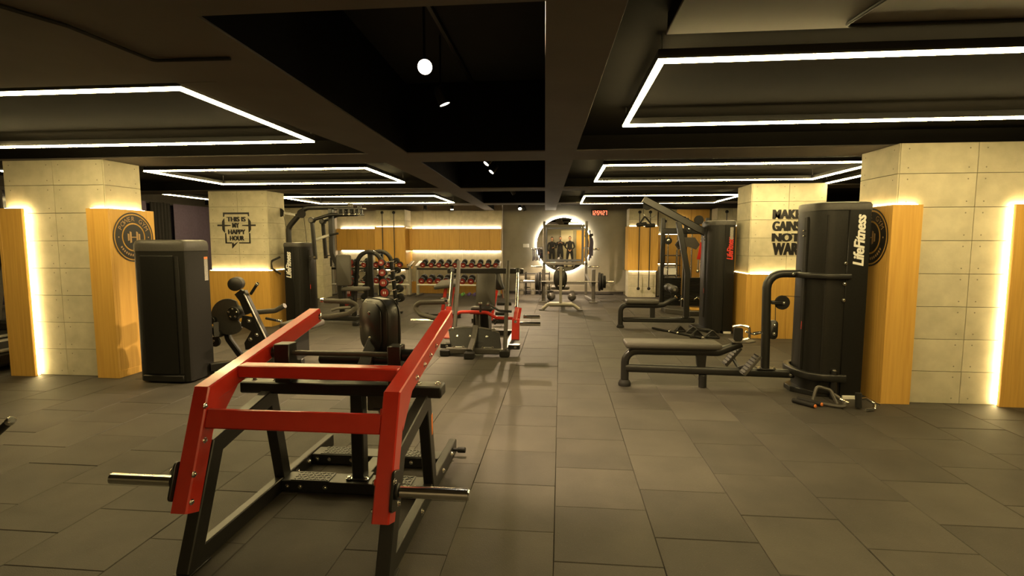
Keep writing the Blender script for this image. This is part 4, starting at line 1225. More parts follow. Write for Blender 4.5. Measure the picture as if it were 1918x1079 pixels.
# ---------------------------------------------------------------- left cabinet machine with cam plate
def curl_machine():
    t = thing('leg_curl_machine', 'black cabinet machine with grey cam plate and round pad beside the near left column', 'gym machine', (-3.9, 5.3, 0))
    x0, x1, y0, y1, h = -4.37, -3.80, 4.90, 5.26, 1.485
    # rounded cabinet body: plan with soft corners, front slightly bowed
    plan = []
    for k in range(9):
        u = k/8
        plan.append((x0+0.04+(x1-x0-0.08)*u, y0 - 0.02*math.sin(PI*u)))
    plan = [(x0, y0+0.05), (x0+0.012, y0+0.015)] + plan + [(x1-0.012, y0+0.015), (x1, y0+0.05), (x1, y1), (x0, y1)]
    MB().prism(plan, (0, 0, 0.015), (1, 0, 0), (0, 1, 0), (0, 0, h-0.13), 0.005).obj('cabinet_body', 'shroud_panel', t)
    n = len(plan); cx, cy = (x0+x1)/2, (y0+y1)/2
    vs = []
    for z, k in ((h-0.115, 1.012), (h-0.05, 1.012), (h-0.015, 0.97), (h, 0.88)):
        vs += [(cx+(p[0]-cx)*k, cy+(p[1]-cy)*k, z) for p in plan]
    fs = [(r*n+i, r*n+(i+1) % n, (r+1)*n+(i+1) % n, (r+1)*n+i) for r in range(3) for i in range(n)]
    fs += [tuple(range(n)), tuple(3*n+i for i in range(n))]
    MB().add(vs, fs).obj('lid', 'lid', t, sm=40)
    # the inset front panel with dark gaps either side
    fp = []
    for k in range(9):
        u = k/8; fp.append((x0+0.10+(x1-x0-0.21)*u, y0-0.022-0.016*math.sin(PI*u)))
    fp += [(fp[-1][0], y0+0.0), (fp[0][0], y0+0.0)]
    MB().prism(fp, (0, 0, 0.10), (1, 0, 0), (0, 1, 0), (0, 0, h-0.26), 0.006).obj('front_panel', 'shroud', t)
    for xa, xb_ in ((x0+0.072, x0+0.096), (x1-0.105, x1-0.06)):
        MB().box(xa, xb_, y0-0.012, y0+0.01, 0.10, h-0.17, 0.002).obj('panel_gap', 'rubber', t)
    MB().box(x0+0.06, x1-0.06, y0-0.03, y0+0.01, 0.02, 0.085, 0.006).obj('kick_strip', 'shroud_panel', t)
    MB().box(x1, x1+0.002, y1-0.075, y1-0.02, 1.05, 1.30, 0.0005).obj('instruction_label', 'label', t)
    MB().box(x1+0.0021, x1+0.003, y1-0.075, y1-0.02, 1.28, 1.305, 0.0003).obj('label_stripe', 'orange', t)
    # moving parts to the right
    Y = 5.6
    dep = lambda a, b, d: [(a, b), (d, 0)]
    MB().beam([(-3.80, 5.2, 0.10), (-3.25, Y+0.08, 0.10)], 0.09, 0.09, 0.01).obj('base_beam', 'black', t)
    MB().box(-3.86, -3.02, Y+0.10, Y+0.18, 0.0, 0.09, 0.01).obj('base_beam', 'black', t)
    cam_ = []
    for k in range(26):                      # kidney shaped cam
        a = math.radians(65 + 235*k/25)
        r = 0.20 + 0.03*math.sin((k/25)*PI)
        cam_.append((-3.80+r*1.02*math.cos(a), 0.60+r*math.sin(a)))
    cam_ += [(-3.66, 0.47), (-3.70, 0.56), (-3.67, 0.66)]
    cm_ = MB().prism(cam_, (0, Y-0.03, 0), (1, 0, 0), (0, 0, 1), (0, 0.025, 0), 0.004).obj('cam_plate', 'lid', t, sm=40)
    hb = MB().cyl((-3.735, Y-0.07, 0.648), (-3.735, Y+0.06, 0.648), 0.078, 24, 0.008).obj('cam_hub', 'black', t)
    for k in range(5):
        a = k*2*PI/5+0.3
        bolt(hb, (-3.735+0.05*math.cos(a), Y-0.07, 0.648+0.05*math.sin(a)), (0, -1, 0), 0.0095)
    bolt(cm_, (-3.675, Y-0.03, 0.53), (0, -1, 0), 0.011)
    MB().lathe([(0, 0), (0.062, 0), (0.078, 0.012), (0.078, 0.17), (0.062, 0.185), (0, 0.185)], (-3.70, Y-0.06, 0.98), (-0.38, 0.92, 0), 24).obj('round_pad', 'vinyl', t)
    MB().beam([(-3.63, Y, 0.90), (-3.36, Y, 0.30), (-3.33, Y, 0.12)], 0.05, 0.06, 0.006, up=(0, 1, 0)).obj('main_arm', 'black', t)
    MB().beam([(-3.605, Y-0.04, 0.87), (-3.31, Y-0.04, 0.24)], 0.012, 0.025, 0.004, up=(0, 1, 0)).obj('arm_rail', 'steel', t)
    MB().prism([(-3.74, 0.86), (-3.68, 0.78), (-3.62, 0.62), (-3.52, 0.66), (-3.60, 0.88), (-3.66, 0.92)], (0, Y-0.02, 0), (1, 0, 0), (0, 0, 1), (0, 0.05, 0), 0.004).obj('arm_bracket', 'black', t)
    pl = MB().prism([(-3.64, 0.62), (-3.50, 0.60), (-3.40, 0.34), (-3.42, 0.24), (-3.62, 0.22), (-3.63, 0.30), (-3.54, 0.44), (-3.66, 0.50)], (0, Y-0.045, 0), (1, 0, 0), (0, 0, 1), (0, 0.03, 0), 0.003).obj('frame_plate', 'black', t)
    for x, z in ((-3.555, 0.56), (-3.47, 0.40), (-3.55, 0.345)): bolt(pl, (x, Y-0.045, z), (0, -1, 0), 0.018)
    MB().tube([(-3.55, Y+0.1, 0.64), (-3.32, Y+0.1, 0.66), (-3.19, Y+0.08, 0.725)], 0.030, 10, 0.12).obj('thigh_pad', 'grey_vinyl', t)
    MB().cyl((-3.57, Y+0.03, 0.86), (-3.475, Y+0.0, 0.97), 0.017, 12, 0.003).obj('adjust_handle', 'rubber', t)
    MB().cyl((-3.475, Y+0.0, 0.97), (-3.455, Y-0.005, 0.993), 0.02, 12, 0.004).obj('handle_cap', 'chrome', t)
    MB().cyl((-3.38, Y, 0.585), (-3.24, Y-0.02, 0.565), 0.014, 12, 0.002).obj('side_peg', 'rubber', t)
    MB().cyl((-3.24, Y-0.02, 0.565), (-3.175, Y-0.03, 0.557), 0.016, 12, 0.002).obj('peg_cap', 'chrome', t)
    MB().beam([(-3.90, Y+0.02, 0.50), (-3.86, Y+0.02, 0.33), (-3.72, Y+0.06, 0.09)], 0.075, 0.05, 0.01, 0.12, up=(0, 1, 0)).obj('curved_leg', 'black', t)
    for x, z in ((-4.03, 0.56), (-4.03, 0.44), (-3.97, 0.40)):
        MB().cyl((x+0.03, Y-0.08, z), (x+0.03, Y+0.0, z), 0.045, 14, 0.005).obj('link_block', 'black', t)
        bolt(t, (x+0.03, Y-0.08, z), (0, -1, 0), 0.011)
    MB().cyl((-3.98, Y-0.06, 0.31), (-3.98, Y-0.03, 0.31), 0.06, 18, 0.005).obj('link_pulley', 'rubber', t)
    bolt(t, (-3.99, Y-0.06, 0.32), (0, -1, 0), 0.013)
    MB().beam([(-3.78, 5.3, 0.50), (-3.98, Y-0.02, 0.44)], 0.05, 0.16, 0.006).obj('link_frame', 'black', t)
    MB().prism(rrect(0.42, 0.4, 0.06, 4), (-3.16, Y+0.42, 0.42), (1, 0, 0), (0, 1, 0), (0, 0, 0.07), 0.014).obj('seat_pad', 'grey_vinyl', t, sm=50)
    MB().box(-3.22, -3.12, Y+0.14, Y+0.5, 0.05, 0.42, 0.01).obj('seat_post', 'black', t)
curl_machine()
# ---------------------------------------------------------------- leg press in the middle
def leg_press():
    t = thing('leg_press', 'grey and red plate loaded press with black foot plate and tall backrest, mid room', 'gym machine', (-1.05, 6.9, 0))
    xc = -1.08
    MB().box(-1.47, -0.70, 6.42, 6.50, 0.03, 0.10, 0.01).obj('front_beam', 'grey_metal', t)
    for x, y in ((-1.47, 6.44), (-0.70, 6.45), (-1.13, 6.30)):
        MB().prism(rrect(0.13, 0.12, 0.03, 3), (x, y, 0), (1, 0, 0), (0, 1, 0), (0, 0, 0.085), 0.012).obj('rubber_foot', 'rubber', t)
    MB().beam([(-1.13, 6.33, 0.09), (-1.11, 6.5, 0.20), (-1.10, 6.62, 0.36)], 0.07, 0.06, 0.01, 0.08).obj('plate_support', 'grey_metal', t)
    for x in (-1.44, -0.74): bolt(t, (x, 6.42, 0.07), (0, -1, 0), 0.016)
    # foot plate with bowed top edge
    out = [(-0.345, 0.26), (-0.25, 0.29), (-0.1, 0.305), (0.08, 0.30), (0.24, 0.275), (0.335, 0.235), (0.365, 0.06), (0.36, 0.0), (0.22, -0.005), (-0.24, 0.02), (-0.30, 0.06)]
    fp = MB().prism([(a, b) for a, b in out], (-1.12, 6.50, 0.07), (1, 0, 0), (0, 0.35, 0.94), (0, 0.05, -0.018), 0.01).obj('foot_plate', 'black', t)
    MB().prism(out[:6]+[(p[0]*0.98, p[1]-0.022) for p in reversed(out[:6])], (-1.12, 6.494, 0.075), (1, 0, 0), (0, 0.35, 0.94), (0, 0.02, -0.007), 0.003).obj('plate_rim', 'grey_metal', fp)
    for x in (-1.33, -1.16, -1.09, -0.94): bolt(fp, (x, 6.555, 0.235), (0, -0.94, 0.35), 0.012)
    for x in (-1.30, -0.92):
        MB().cyl((x-0.06, 6.47, 0.105), (x+0.06, 6.47, 0.105), 0.012, 10).obj('hinge_pin', 'steel', t)
        for d in (-0.06, 0.06): bolt(t, (x+d, 6.465, 0.105), (0, -1, 0), 0.015)
    for x in (-1.41, -0.86): MB().box(x-0.025, x+0.025, 6.58, 6.60, 0.30, 0.34, 0.003).obj('plate_stop', 'steel', fp)
    MB().cyl((-1.06, 6.52, 0.165), (-0.99, 6.53, 0.165), 0.007, 8).obj('lock_lever', 'chrome', t)
    # grey masts and bright guide rods leaning back
    for x in (-1.385, -0.705):
        MB().beam([(x, 6.53, 0.06), (x, 6.98, 1.20)], 0.06, 0.05, 0.012, up=(1, 0, 0)).obj('mast', 'grey_metal', t)
        MB().beam([(x, 6.53, 0.05), (x, 8.0, 0.05)], 0.07, 0.08, 0.01).obj('base_rail', 'black', t)
    for x in (-1.475, -0.575):
        MB().cyl((x, 6.62, 0.28), (x, 6.99, 1.10), 0.024, 14).obj('guide_rod', 'chrome', t)
        MB().cyl((x, 6.965, 1.045), (x, 6.99, 1.10), 0.036, 14, 0.004).obj('rod_collar', 'black', t)
        MB().box(x-0.05, x+0.05, 6.60, 6.68, 0.18, 0.46, 0.008, rot=MX.Rotation(math.radians(-20), 3, 'X')).obj('carriage', 'red', t)
        MB().beam([(x, 6.68, 0.42), (x+(0.03 if x > -1 else -0.0), 6.72, 0.60)], 0.07, 0.07, 0.008).obj('carriage_arm', 'red', t)
        bolt(t, (x, 6.60, 0.43), (0, -1, 0), 0.014); bolt(t, (x+0.02, 6.60, 0.20), (0, -1, 0), 0.014)
        MB().box(x-0.09, x+0.06, 6.56, 6.66, 0.07, 0.13, 0.006).obj('rod_base', 'black', t)
        bolt(t, (x, 6.56, 0.10), (0, -1, 0), 0.012)
    MB().box(-1.55, -0.50, 6.97, 7.05, 1.03, 1.10, 0.008).obj('top_beam', 'black', t)
    # plate pegs
    for x0, x1, y, z in ((-1.53, -2.0, 6.72, 0.405), (-0.52, -0.25, 6.62, 0.40), (-0.52, -0.28, 7.25, 0.40)):
        MB().cyl((x0, y, z), (x1, y, z), 0.026, 16, 0.004).obj('plate_peg', 'chrome', t)
    # red yoke
    MB().tube([(-1.42, 6.72, 0.46), (-1.33, 6.72, 0.53), (-1.16, 6.72, 0.535), (-0.97, 6.72, 0.53), (-0.84, 6.72, 0.46), (-0.62, 6.72, 0.455)], 0.022, 10, 0.08).obj('yoke', 'red', t)
    MB().box(-1.20, -0.96, 6.74, 6.92, 0.50, 0.52, 0.004).obj('seat_plate', 'red', t)
    MB().tube([(-0.63, 6.68, 0.55), (-0.80, 6.68, 0.56), (-0.93, 6.68, 0.645)], 0.016, 8, 0.06).obj('release_handle', 'black', t)
    MB().cyl((-0.93, 6.68, 0.645), (-0.955, 6.68, 0.66), 0.023, 12, 0.004).obj('handle_cap', 'chrome', t)
    MB().cyl((-1.05, 6.7, 0.535), (-1.05, 6.7, 0.64), 0.014, 10).obj('adjust_lever', 'black', t)
    MB().cyl((-1.05, 6.7, 0.64), (-1.05, 6.7, 0.665), 0.024, 12, 0.004).obj('lever_cap', 'chrome', t)
    MB().cyl((-0.86, 6.68, 0.38), (-0.82, 6.68, 0.43), 0.014, 8).obj('stop_pin', 'rubber', t)
    # seat and backrest
    MB().prism(rrect(0.28, 0.50, 0.035, 4), (-1.075, 7.35, 0.775), (1, 0, 0), (0, 0.26, 0.966), (0, 0.066, -0.018), 0.014).obj('backrest', 'grey_vinyl', t, sm=50)
    MB().prism(rrect(0.30, 0.34, 0.05, 4), (-1.08, 7.12, 0.50), (1, 0, 0), (0, 1, -0.05), (0, 0, 0.06), 0.014).obj('seat_pad', 'vinyl', t, sm=50)
    MB().box(-1.20, -0.98, 7.0, 7.3, 0.05, 0.50, 0.01).obj('seat_column', 'black', t)
    MB().box(-1.15, -1.09, 6.9, 7.0, 0.05, 0.50, 0.01).obj('column_front', 'grey_metal', t)
    MB().beam([(-1.08, 7.30, 0.3), (-1.08, 7.48, 0.85)], 0.08, 0.06, 0.008, up=(1, 0, 0)).obj('back_support', 'black', t)
    MB().box(-1.385, -0.705, 7.92, 8.0, 0.0, 0.08, 0.008).obj('rear_beam', 'black', t)
leg_press()

# ---------------------------------------------------------------- red benches behind it
t = thing('bench', 'red framed bench with grey seat pad behind the press, left side', 'bench', (-2.25, 9.9, 0))
MB().prism(rrect(0.42, 0.62, 0.06, 4), (-2.22, 10.0, 0.60), (1, 0.1, 0.12), (0, 1, 0.12), (-0.0, 0, 0.07), 0.016).obj('seat_pad', 'grey_vinyl', t, sm=50)
MB().box(-2.36, -2.08, 9.78, 10.2, 0.57, 0.60, 0.006).obj('seat_board', 'black', t)
MB().beam([(-2.22, 9.86, 0.58), (-2.30, 9.86, 0.08)], 0.06, 0.06, 0.008).obj('leg', 'red', t)
MB().beam([(-2.12, 10.1, 0.58), (-2.2, 10.1, 0.08)], 0.06, 0.06, 0.008).obj('leg', 'red', t)
MB().beam([(-2.32, 9.7, 0.05), (-2.32, 10.5, 0.05)], 0.07, 0.07, 0.008).obj('base_rail', 'red', t)
MB().beam([(-2.6, 9.72, 0.04), (-1.9, 9.72, 0.04)], 0.07, 0.07, 0.008).obj('base_rail', 'black', t)
MB().cyl((-2.62, 9.72, 0.04), (-2.54, 9.72, 0.04), 0.05, 12, 0.006).obj('end_cap', 'rubber', t)
MB().cyl((-2.30, 9.84, 0.34), (-2.22, 9.80, 0.36), 0.03, 12, 0.004).obj('pull_pin', 'chrome', t)
t = thing('incline_press_machine', 'red framed machine with black side pad half hidden behind the tall grey backrest', 'gym machine', (-1.15, 9.2, 0))
MB().beam([(-1.32, 9.2, 0.07), (-1.18, 9.2, 0.95)], 0.07, 0.08, 0.008, up=(0, 1, 0)).obj('post', 'red', t)
MB().beam([(-1.22, 9.05, 0.07), (-1.12, 9.05, 0.6)], 0.05, 0.06, 0.008, up=(0, 1, 0)).obj('leg', 'red', t)
MB().prism(rrect(0.16, 0.42, 0.05, 4), (-1.13, 9.1, 0.80), (1, 0, 0), (-0.28, 0, 0.96), (0, 0.10, 0), 0.02).obj('side_pad', 'vinyl', t, sm=50)
MB().beam([(-1.6, 9.2, 0.035), (-0.95, 9.2, 0.035)], 0.07, 0.07, 0.008).obj('base_rail', 'black', t)
MB().beam([(-1.3, 9.2, 0.04), (-1.3, 10.0, 0.04)], 0.07, 0.07, 0.008).obj('base_rail', 'red', t)
MB().cyl((-1.02, 9.12, 0.62), (-1.0, 9.12, 0.45), 0.024, 12, 0.003).obj('handle', 'chrome', t)
MB().cyl((-1.12, 9.06, 0.36), (-0.86, 9.06, 0.36), 0.03, 12, 0.004).obj('peg', 'rubber', t)
MB().cyl((-1.15, 9.06, 0.18), (-0.92, 9.06, 0.18), 0.03, 12, 0.004).obj('peg', 'rubber', t)

# ---------------------------------------------------------------- arched rack with fixed barbells
t = thing('barbell_rack', 'black rack with two round arches holding short barbells in the rear left', 'rack', (-3.65, 9.9, 0))
AX = -3.66
def arch(y):
    P = [(AX-0.34, y, 0.04), (AX-0.25, y, 0.95)]
    for k in range(13):
        a = PI - PI*k/12
        P.append((AX+0.245*math.cos(a), y, 1.02+0.25*math.sin(a)))
    P += [(AX+0.25, y, 0.95), (AX+0.34, y, 0.04)]
    return P
for y in (9.62, 10.2):
    MB().sweep(arch(y), rrect(0.075, 0.06, 0.012, 2), (0, 1, 0)).obj('arch', 'black', t, sm=50)
    MB().box(AX-0.05, AX+0.05, y+0.03, y+0.09, 0.0, 1.28, 0.008).obj('centre_post', 'black', t)
    MB().box(AX-0.45, AX+0.45, y-0.04, y+0.04, 0.0, 0.05, 0.008).obj('base_foot', 'black', t)
MB().box(AX-0.04, AX+0.04, 9.68, 10.2, 0.0, 0.06, 0.006).obj('base_beam', 'black', t)
MB().box(AX-0.04, AX+0.04, 9.68, 10.2, 1.2, 1.26, 0.006).obj('top_beam', 'black', t)
bars = []
for sx in (-1, 1):
    for k in range(5):
        z = 1.07 - 0.19*k
        x = AX + sx*(0.30 + 0.018*k)
        for y in (9.62, 10.2):
            MB().beam([(x-sx*0.06, y, z-0.025), (x+sx*0.02, y, z-0.045), (x+sx*0.045, y, z-0.02)], 0.03, 0.012, 0.003).obj('bar_hook', 'steel', t)
        bars.append((x, z, sx, k))
def barbell(x, z, k, label):
    t = thing('fixed_barbell', label, 'barbell', (x, 9.9, z), 'short barbells on the arched rack')
    R_ = 0.062 + 0.007*k
    MB().cyl((x, 9.42, z), (x, 10.36, z), 0.014, 12).obj('bar', 'chrome', t)
    for y0, y1 in ((9.42, 9.52), (10.28, 10.38)):
        hd = MB().lathe([(R_*0.75, 0), (R_, 0.012), (R_, 0.088), (R_*0.75, 0.10)], (x, y0, z), (0, 1, 0), 20).obj('head', 'rubber', t)
        MB().lathe([(R_*0.50, 0.0), (R_*0.95, 0.0), (R_*0.95, 0.006), (R_*0.50, 0.006)], (x, (y0-0.004 if y0 < 10 else y1-0.002), z), (0, 1, 0), 20).obj('red_ring', 'body_red', hd)
        if y0 < 10:
            pm = MB()
            for dx in (-0.22, 0.22): pm.box(x+dx*R_-R_*0.11, x+dx*R_+R_*0.11, y0-0.005, y0-0.001, z-R_*0.28, z+R_*0.28)
            pm.obj('weight_mark', 'logo_white', hd)
names = ('top', 'second', 'third', 'fourth', 'lowest')
for x, z, sx, k in bars:
    barbell(x, z, k, '%s short barbell with red ringed head on the %s side of the arched rack' % (names[k], 'left' if sx < 0 else 'right'))

# ---------------------------------------------------------------- dumbbell racks and dumbbells
def dumbbell_rack(x0, x1, label):
    t = thing('dumbbell_rack', label, 'rack', ((x0+x1)/2, 13.6, 0))
    for x in (x0, x1):
        MB().beam([(x, 13.55, 0.0), (x, 13.55, 0.80)], 0.11, 0.07, 0.012, up=(1, 0, 0)).obj('upright', 'silver', t)
        MB().box(x-0.05, x+0.05, 13.4, 13.95, 0.0, 0.045, 0.008).obj('foot', 'grey_metal', t)
        MB().beam([(x, 13.42, 0.80), (x, 13.85, 0.92)], 0.09, 0.03, 0.008).obj('end_cap', 'silver', t)
    for z in (0.735, 0.31):
        for y, dz in ((13.50, 0), (13.78, 0.08)):
            MB().beam([(x0, y, z+dz), (x1, y, z+dz)], 0.05, 0.05 if z > 0.5 else 0.04, 0.008).obj('shelf_rail', 'black' if z > 0.5 else 'white', t)
    return t
dumbbell_rack(-3.82, -1.62, 'two tier dumbbell rack in the glowing oak alcove')
dumbbell_rack(-6.2, -4.04, 'second dumbbell rack left of the first, behind the arched rack')
def make_dumbbell(R_, mark):
    t = thing('dumbbell', 'x', 'dumbbell', (0, 0, 0))
    MB().cyl((0, -0.08, 0), (0, 0.08, 0), 0.016, 10).obj('handle', 'chrome', t)
    for s in (-1, 1):
        hd = MB().lathe([(R_*0.55, 0.06), (R_, 0.075), (R_, 0.155), (R_*0.8, 0.17)], (0, 0, 0), (0, s, 0), 18).obj('head', 'rubber', t)
        if s < 0:
            MB().lathe([(R_*0.5, 0.170), (R_*0.86, 0.170), (R_*0.86, 0.175), (R_*0.5, 0.175)], (0, 0, 0), (0, s, 0), 18).obj('red_ring', 'body_red', hd)
            MB().box(-R_*0.3, R_*0.3, -0.178, -0.171, -R_*0.16, R_*0.1).obj('weight_mark', 'logo_white', hd)
    return t
protos = [make_dumbbell(0.074, 0), make_dumbbell(0.088, 1)]
used = [False, False]
ORD = ('first', 'second', 'third', 'fourth', 'fifth', 'sixth', 'seventh', 'eighth', 'ninth', 'tenth')
def put_dumbbell(kind, x, z, label, group, tilt=0.28):
    o = protos[kind] if not used[kind] else copy_tree(protos[kind])
    used[kind] = True
    o.location = (x, 13.64, z); o.rotation_euler = (tilt, 0, random.uniform(-0.05, 0.05))
    o['label'] = label; o['group'] = group
    return o
for i in range(10):
    put_dumbbell(0, -3.66+0.218*i, 0.88, '%s dumbbell from the left on the upper tier of the alcove rack' % ORD[i], 'dumbbells on the upper tier')
for i in range(10):
    put_dumbbell(1, -3.70+0.222*i, 0.455, '%s dumbbell from the left on the lower tier of the alcove rack' % ORD[i], 'dumbbells on the lower tier')
for i in range(6):
    put_dumbbell(0, -5.95+0.33*i, 0.88, '%s dumbbell from the left on the upper tier of the second rack' % ORD[i], 'dumbbells on the second rack, upper tier')
    put_dumbbell(1, -5.95+0.33*i, 0.455, '%s dumbbell from the left on the lower tier of the second rack' % ORD[i], 'dumbbells on the second rack, lower tier')
for i, (x, m, c) in enumerate(((-2.78, 'green', 'green'), (-2.62, 'green', 'green'), (-2.45, 'purple', 'violet'), (-2.3, 'purple', 'violet'))):
    t = thing('small_dumbbell', '%s small %s dumbbell on the floor under the alcove rack' % (('outer', 'inner', 'inner', 'outer')[i], c), 'dumbbell', (x, 13.7, 0), 'coloured hand weights on the floor')
    MB().cyl((x, 13.63, 0.045), (x, 13.77, 0.045), 0.016, 8).obj('handle', m, t)
    for s in (-1, 1):
        MB().lathe([(0.03, 0), (0.045, 0.012), (0.045, 0.05), (0.03, 0.06)], (x, 13.7+s*0.05, 0.045), (0, s, 0), 6).obj('head', m, t)

# ---------------------------------------------------------------- utility seat before the squat rack
t = thing('utility_bench', 'small silver bench with oval black back pad seen from behind, before the squat rack', 'bench', (0.02, 11.0, 0))
yb = 10.95
MB().tube([(-0.37, yb, 0.03), (-0.26, yb, 0.13), (0.28, yb, 0.13), (0.40, yb, 0.03)], 0.038, 12, 0.10, up=(0, 1, 0)).obj('base_arch', 'silver', t)
for x in (-0.39, 0.42): MB().box(x-0.06, x+0.06, yb-0.04, yb+0.04, 0.0, 0.025, 0.008).obj('foot', 'grey_metal', t)
MB().beam([(0.01, yb, 0.15), (0.01, yb, 0.93)], 0.06, 0.06, 0.012, up=(0, 1, 0)).obj('upright', 'silver', t)
ov = [(0.145*math.cos(a*2*PI/28), 0.26*math.sin(a*2*PI/28)) for a in range(28)]
bp = MB().prism(ov, (0.0, yb+0.035, 0.68), (1, 0, 0), (0, 0, 1), (0, 0.07, 0), 0.02).obj('back_pad', 'vinyl', t, sm=50)
for x in (-0.04, 0.06):
    for z in (0.86, 0.52): bolt(bp, (x, yb+0.035, z), (0, -1, 0), 0.012)
MB().prism(rrect(0.40, 0.36, 0.06, 4), (0.0, yb+0.32, 0.43), (1, 0, 0), (0, 1, 0), (0, 0, 0.07), 0.016).obj('seat_pad', 'grey_vinyl', t, sm=50)
MB().beam([(0.01, yb, 0.15), (0.01, yb+0.7, 0.12)], 0.06, 0.07, 0.01).obj('spine', 'silver', t)
MB().box(-0.02, 0.04, yb+0.25, yb+0.33, 0.15, 0.43, 0.008).obj('seat_post', 'silver', t)
MB().box(-0.25, 0.27, yb+0.66, yb+0.73, 0.0, 0.10, 0.01).obj('rear_foot', 'silver', t)

# ---------------------------------------------------------------- squat rack, barbell, plates
t = thing('squat_rack', 'silver squat rack with side pegs standing before the round mirror', 'rack', (0.17, 13.0, 0))
for s, xf, xr_ in ((-1, -0.40, -0.42), (1, 0.79, 0.66)):
    MB().beam([(xr_, 13.35, 0.02), (xr_, 13.35, 1.98)], 0.065, 0.065, 0.012, up=(0, 1, 0)).obj('upright', 'rack_grey', t)
    MB().beam([(xr_, 13.28, 0.05), (xf, 12.35, 0.05)], 0.07, 0.08, 0.012).obj('base_rail', 'rack_grey', t)
    MB().beam([(xf, 12.42, 0.0), (xf, 12.42, 0.80)], 0.085, 0.085, 0.015, up=(0, 1, 0)).obj('front_post', 'grey_metal', t)
    MB().box(xf-0.10, xf+0.10, 12.34, 12.5, 0.0, 0.03, 0.008).obj('foot', 'rack_grey', t)
    MB().beam([(xr_, 13.33, 0.62), (xf, 12.44, 0.30)], 0.05, 0.05, 0.01).obj('brace', 'rack_grey', t)
    MB().box(xf-0.05, xf+0.05, 12.33, 12.38, 0.455, 0.51, 0.006).obj('bar_catch', 'black', t)
    MB().beam([(xr_, 13.30, 0.9), (xr_, 13.16, 0.9)], 0.05, 0.05, 0.008).obj('safety_hook', 'black', t)
    for z in (1.27, 0.82):
        MB().cyl((xr_+s*0.04, 13.35, z), (xr_+s*0.33, 13.35, z), 0.024, 12, 0.004).obj('plate_peg', 'chrome', t)
for z, m in ((1.86, 'rack_grey'), (0.90, 'rack_grey'), (0.40, 'rack_grey')):
    MB().box(-0.38, 0.62, 13.31, 13.39, z-0.035, z+0.035, 0.008).obj('cross_beam', m, t)
t = thing('olympic_barbell', 'long chrome barbell with black plates resting low on the squat rack posts', 'barbell', (0.19, 12.3, 0.51))
yb = 12.31
MB().cyl((-0.87, yb, 0.515), (1.25, yb, 0.515), 0.014, 12).obj('bar', 'steel', t)
for s, x0, x1 in ((-1, -0.50, -0.88), (1, 0.90, 1.26)):
    MB().cyl((x0, yb, 0.515), (x1, yb, 0.515), 0.026, 14, 0.003).obj('sleeve', 'chrome', t)
for x, R_, s in ((-0.49, 0.22, -1), (-0.545, 0.20, -1), (0.90, 0.22, 1), (0.96, 0.20, 1), (1.02, 0.15, 1)):
    MB().lathe([(0.027, 0), (R_*0.35, 0), (R_*0.4, 0.008), (R_*0.8, 0.008), (R_*0.86, 0.0), (R_, 0.004), (R_, 0.046), (R_*0.86, 0.05), (0.027, 0.05)], (x, yb, 0.515), (s, 0, 0), 28).obj('weight_plate', 'rubber', t)
MB().cyl((1.075, yb, 0.515), (1.105, yb, 0.515), 0.04, 12, 0.004).obj('collar', 'silver', t)
t = thing('resistance_band', 'bundle of dark bands hanging from the left peg of the squat rack', 'band', (-0.6, 13.35, 0.9))
for k in range(5):
    x = -0.71 + 0.042*k
    MB().tube([(x, 13.33, 1.30), (x+0.012, 13.32, 1.1), (x-0.008, 13.31, 0.92+0.03*(k % 2)), (x+0.015, 13.36, 1.05), (x, 13.37, 1.30)], 0.014, 6, 0.03).obj('band_loop', 'strap', t)
t = thing('cable_attachment', 'dark straps and handles hanging on the right upright of the squat rack', 'handle', (0.74, 13.3, 1.0))
for k in range(3):
    MB().tube([(0.74+0.03*k, 13.33, 1.75-0.1*k), (0.76+0.03*k, 13.31, 1.45), (0.73+0.04*k, 13.33, 0.98+0.06*k)], 0.018, 8, 0.08).obj('strap', 'strap', t)
MB().cyl((0.72, 13.28, 1.62), (0.82, 13.28, 1.64), 0.03, 10, 0.006).obj('grip', 'rubber', t)
t = thing('roller_stand', 'low black wire stand holding pale foam rollers against the grey rear wall', 'stand', (-0.75, 14.2, 0))
for x in (-1.2, -0.95, -0.55, -0.3):
    MB().cyl((x, 14.08, 0), (x, 14.08, 0.62), 0.012, 8).cyl((x, 14.4, 0), (x, 14.4, 0.62), 0.012, 8).obj('post', 'black', t)
for z in (0.12, 0.34, 0.58):
    MB().cyl((-1.22, 14.08, z), (-0.28, 14.08, z), 0.01, 8).cyl((-1.22, 14.4, z), (-0.28, 14.4, z), 0.01, 8).obj('rail', 'black', t)
for i, (x, n_) in enumerate(((-1.07, 'left'), (-0.75, 'middle'), (-0.43, 'right'))):
    r_ = MB().lathe([(0.03, 0), (0.075, 0), (0.08, 0.01), (0.08, 0.5), (0.075, 0.51), (0.03, 0.51)], (x, 14.24, 0.0), (0, 0, 1), 20).obj('foam_roller', 'wall_grey')
    tag(r_, 'pale foam roller standing in the low wire stand, %s of three' % n_, 'roller', 'foam rollers')
for x, y, lab in ((-0.22, 12.75, 'round grey weight on the floor left of the bench, under the barbell'), (0.29, 12.7, 'round grey weight on the floor right of the bench, under the barbell')):
    k = thing('kettlebell', lab, 'kettlebell', (x, y, 0))
    MB().ball((x, y, 0.105), 0.105, 1, 1, 0.98, 16, 10).obj('body', 'grey_metal', k)
    MB().tube([(x-0.06, y, 0.18), (x-0.055, y, 0.25), (x+0.055, y, 0.25), (x+0.06, y, 0.18)], 0.016, 8, 0.03, up=(0, 1, 0)).obj('handle', 'grey_metal', k)

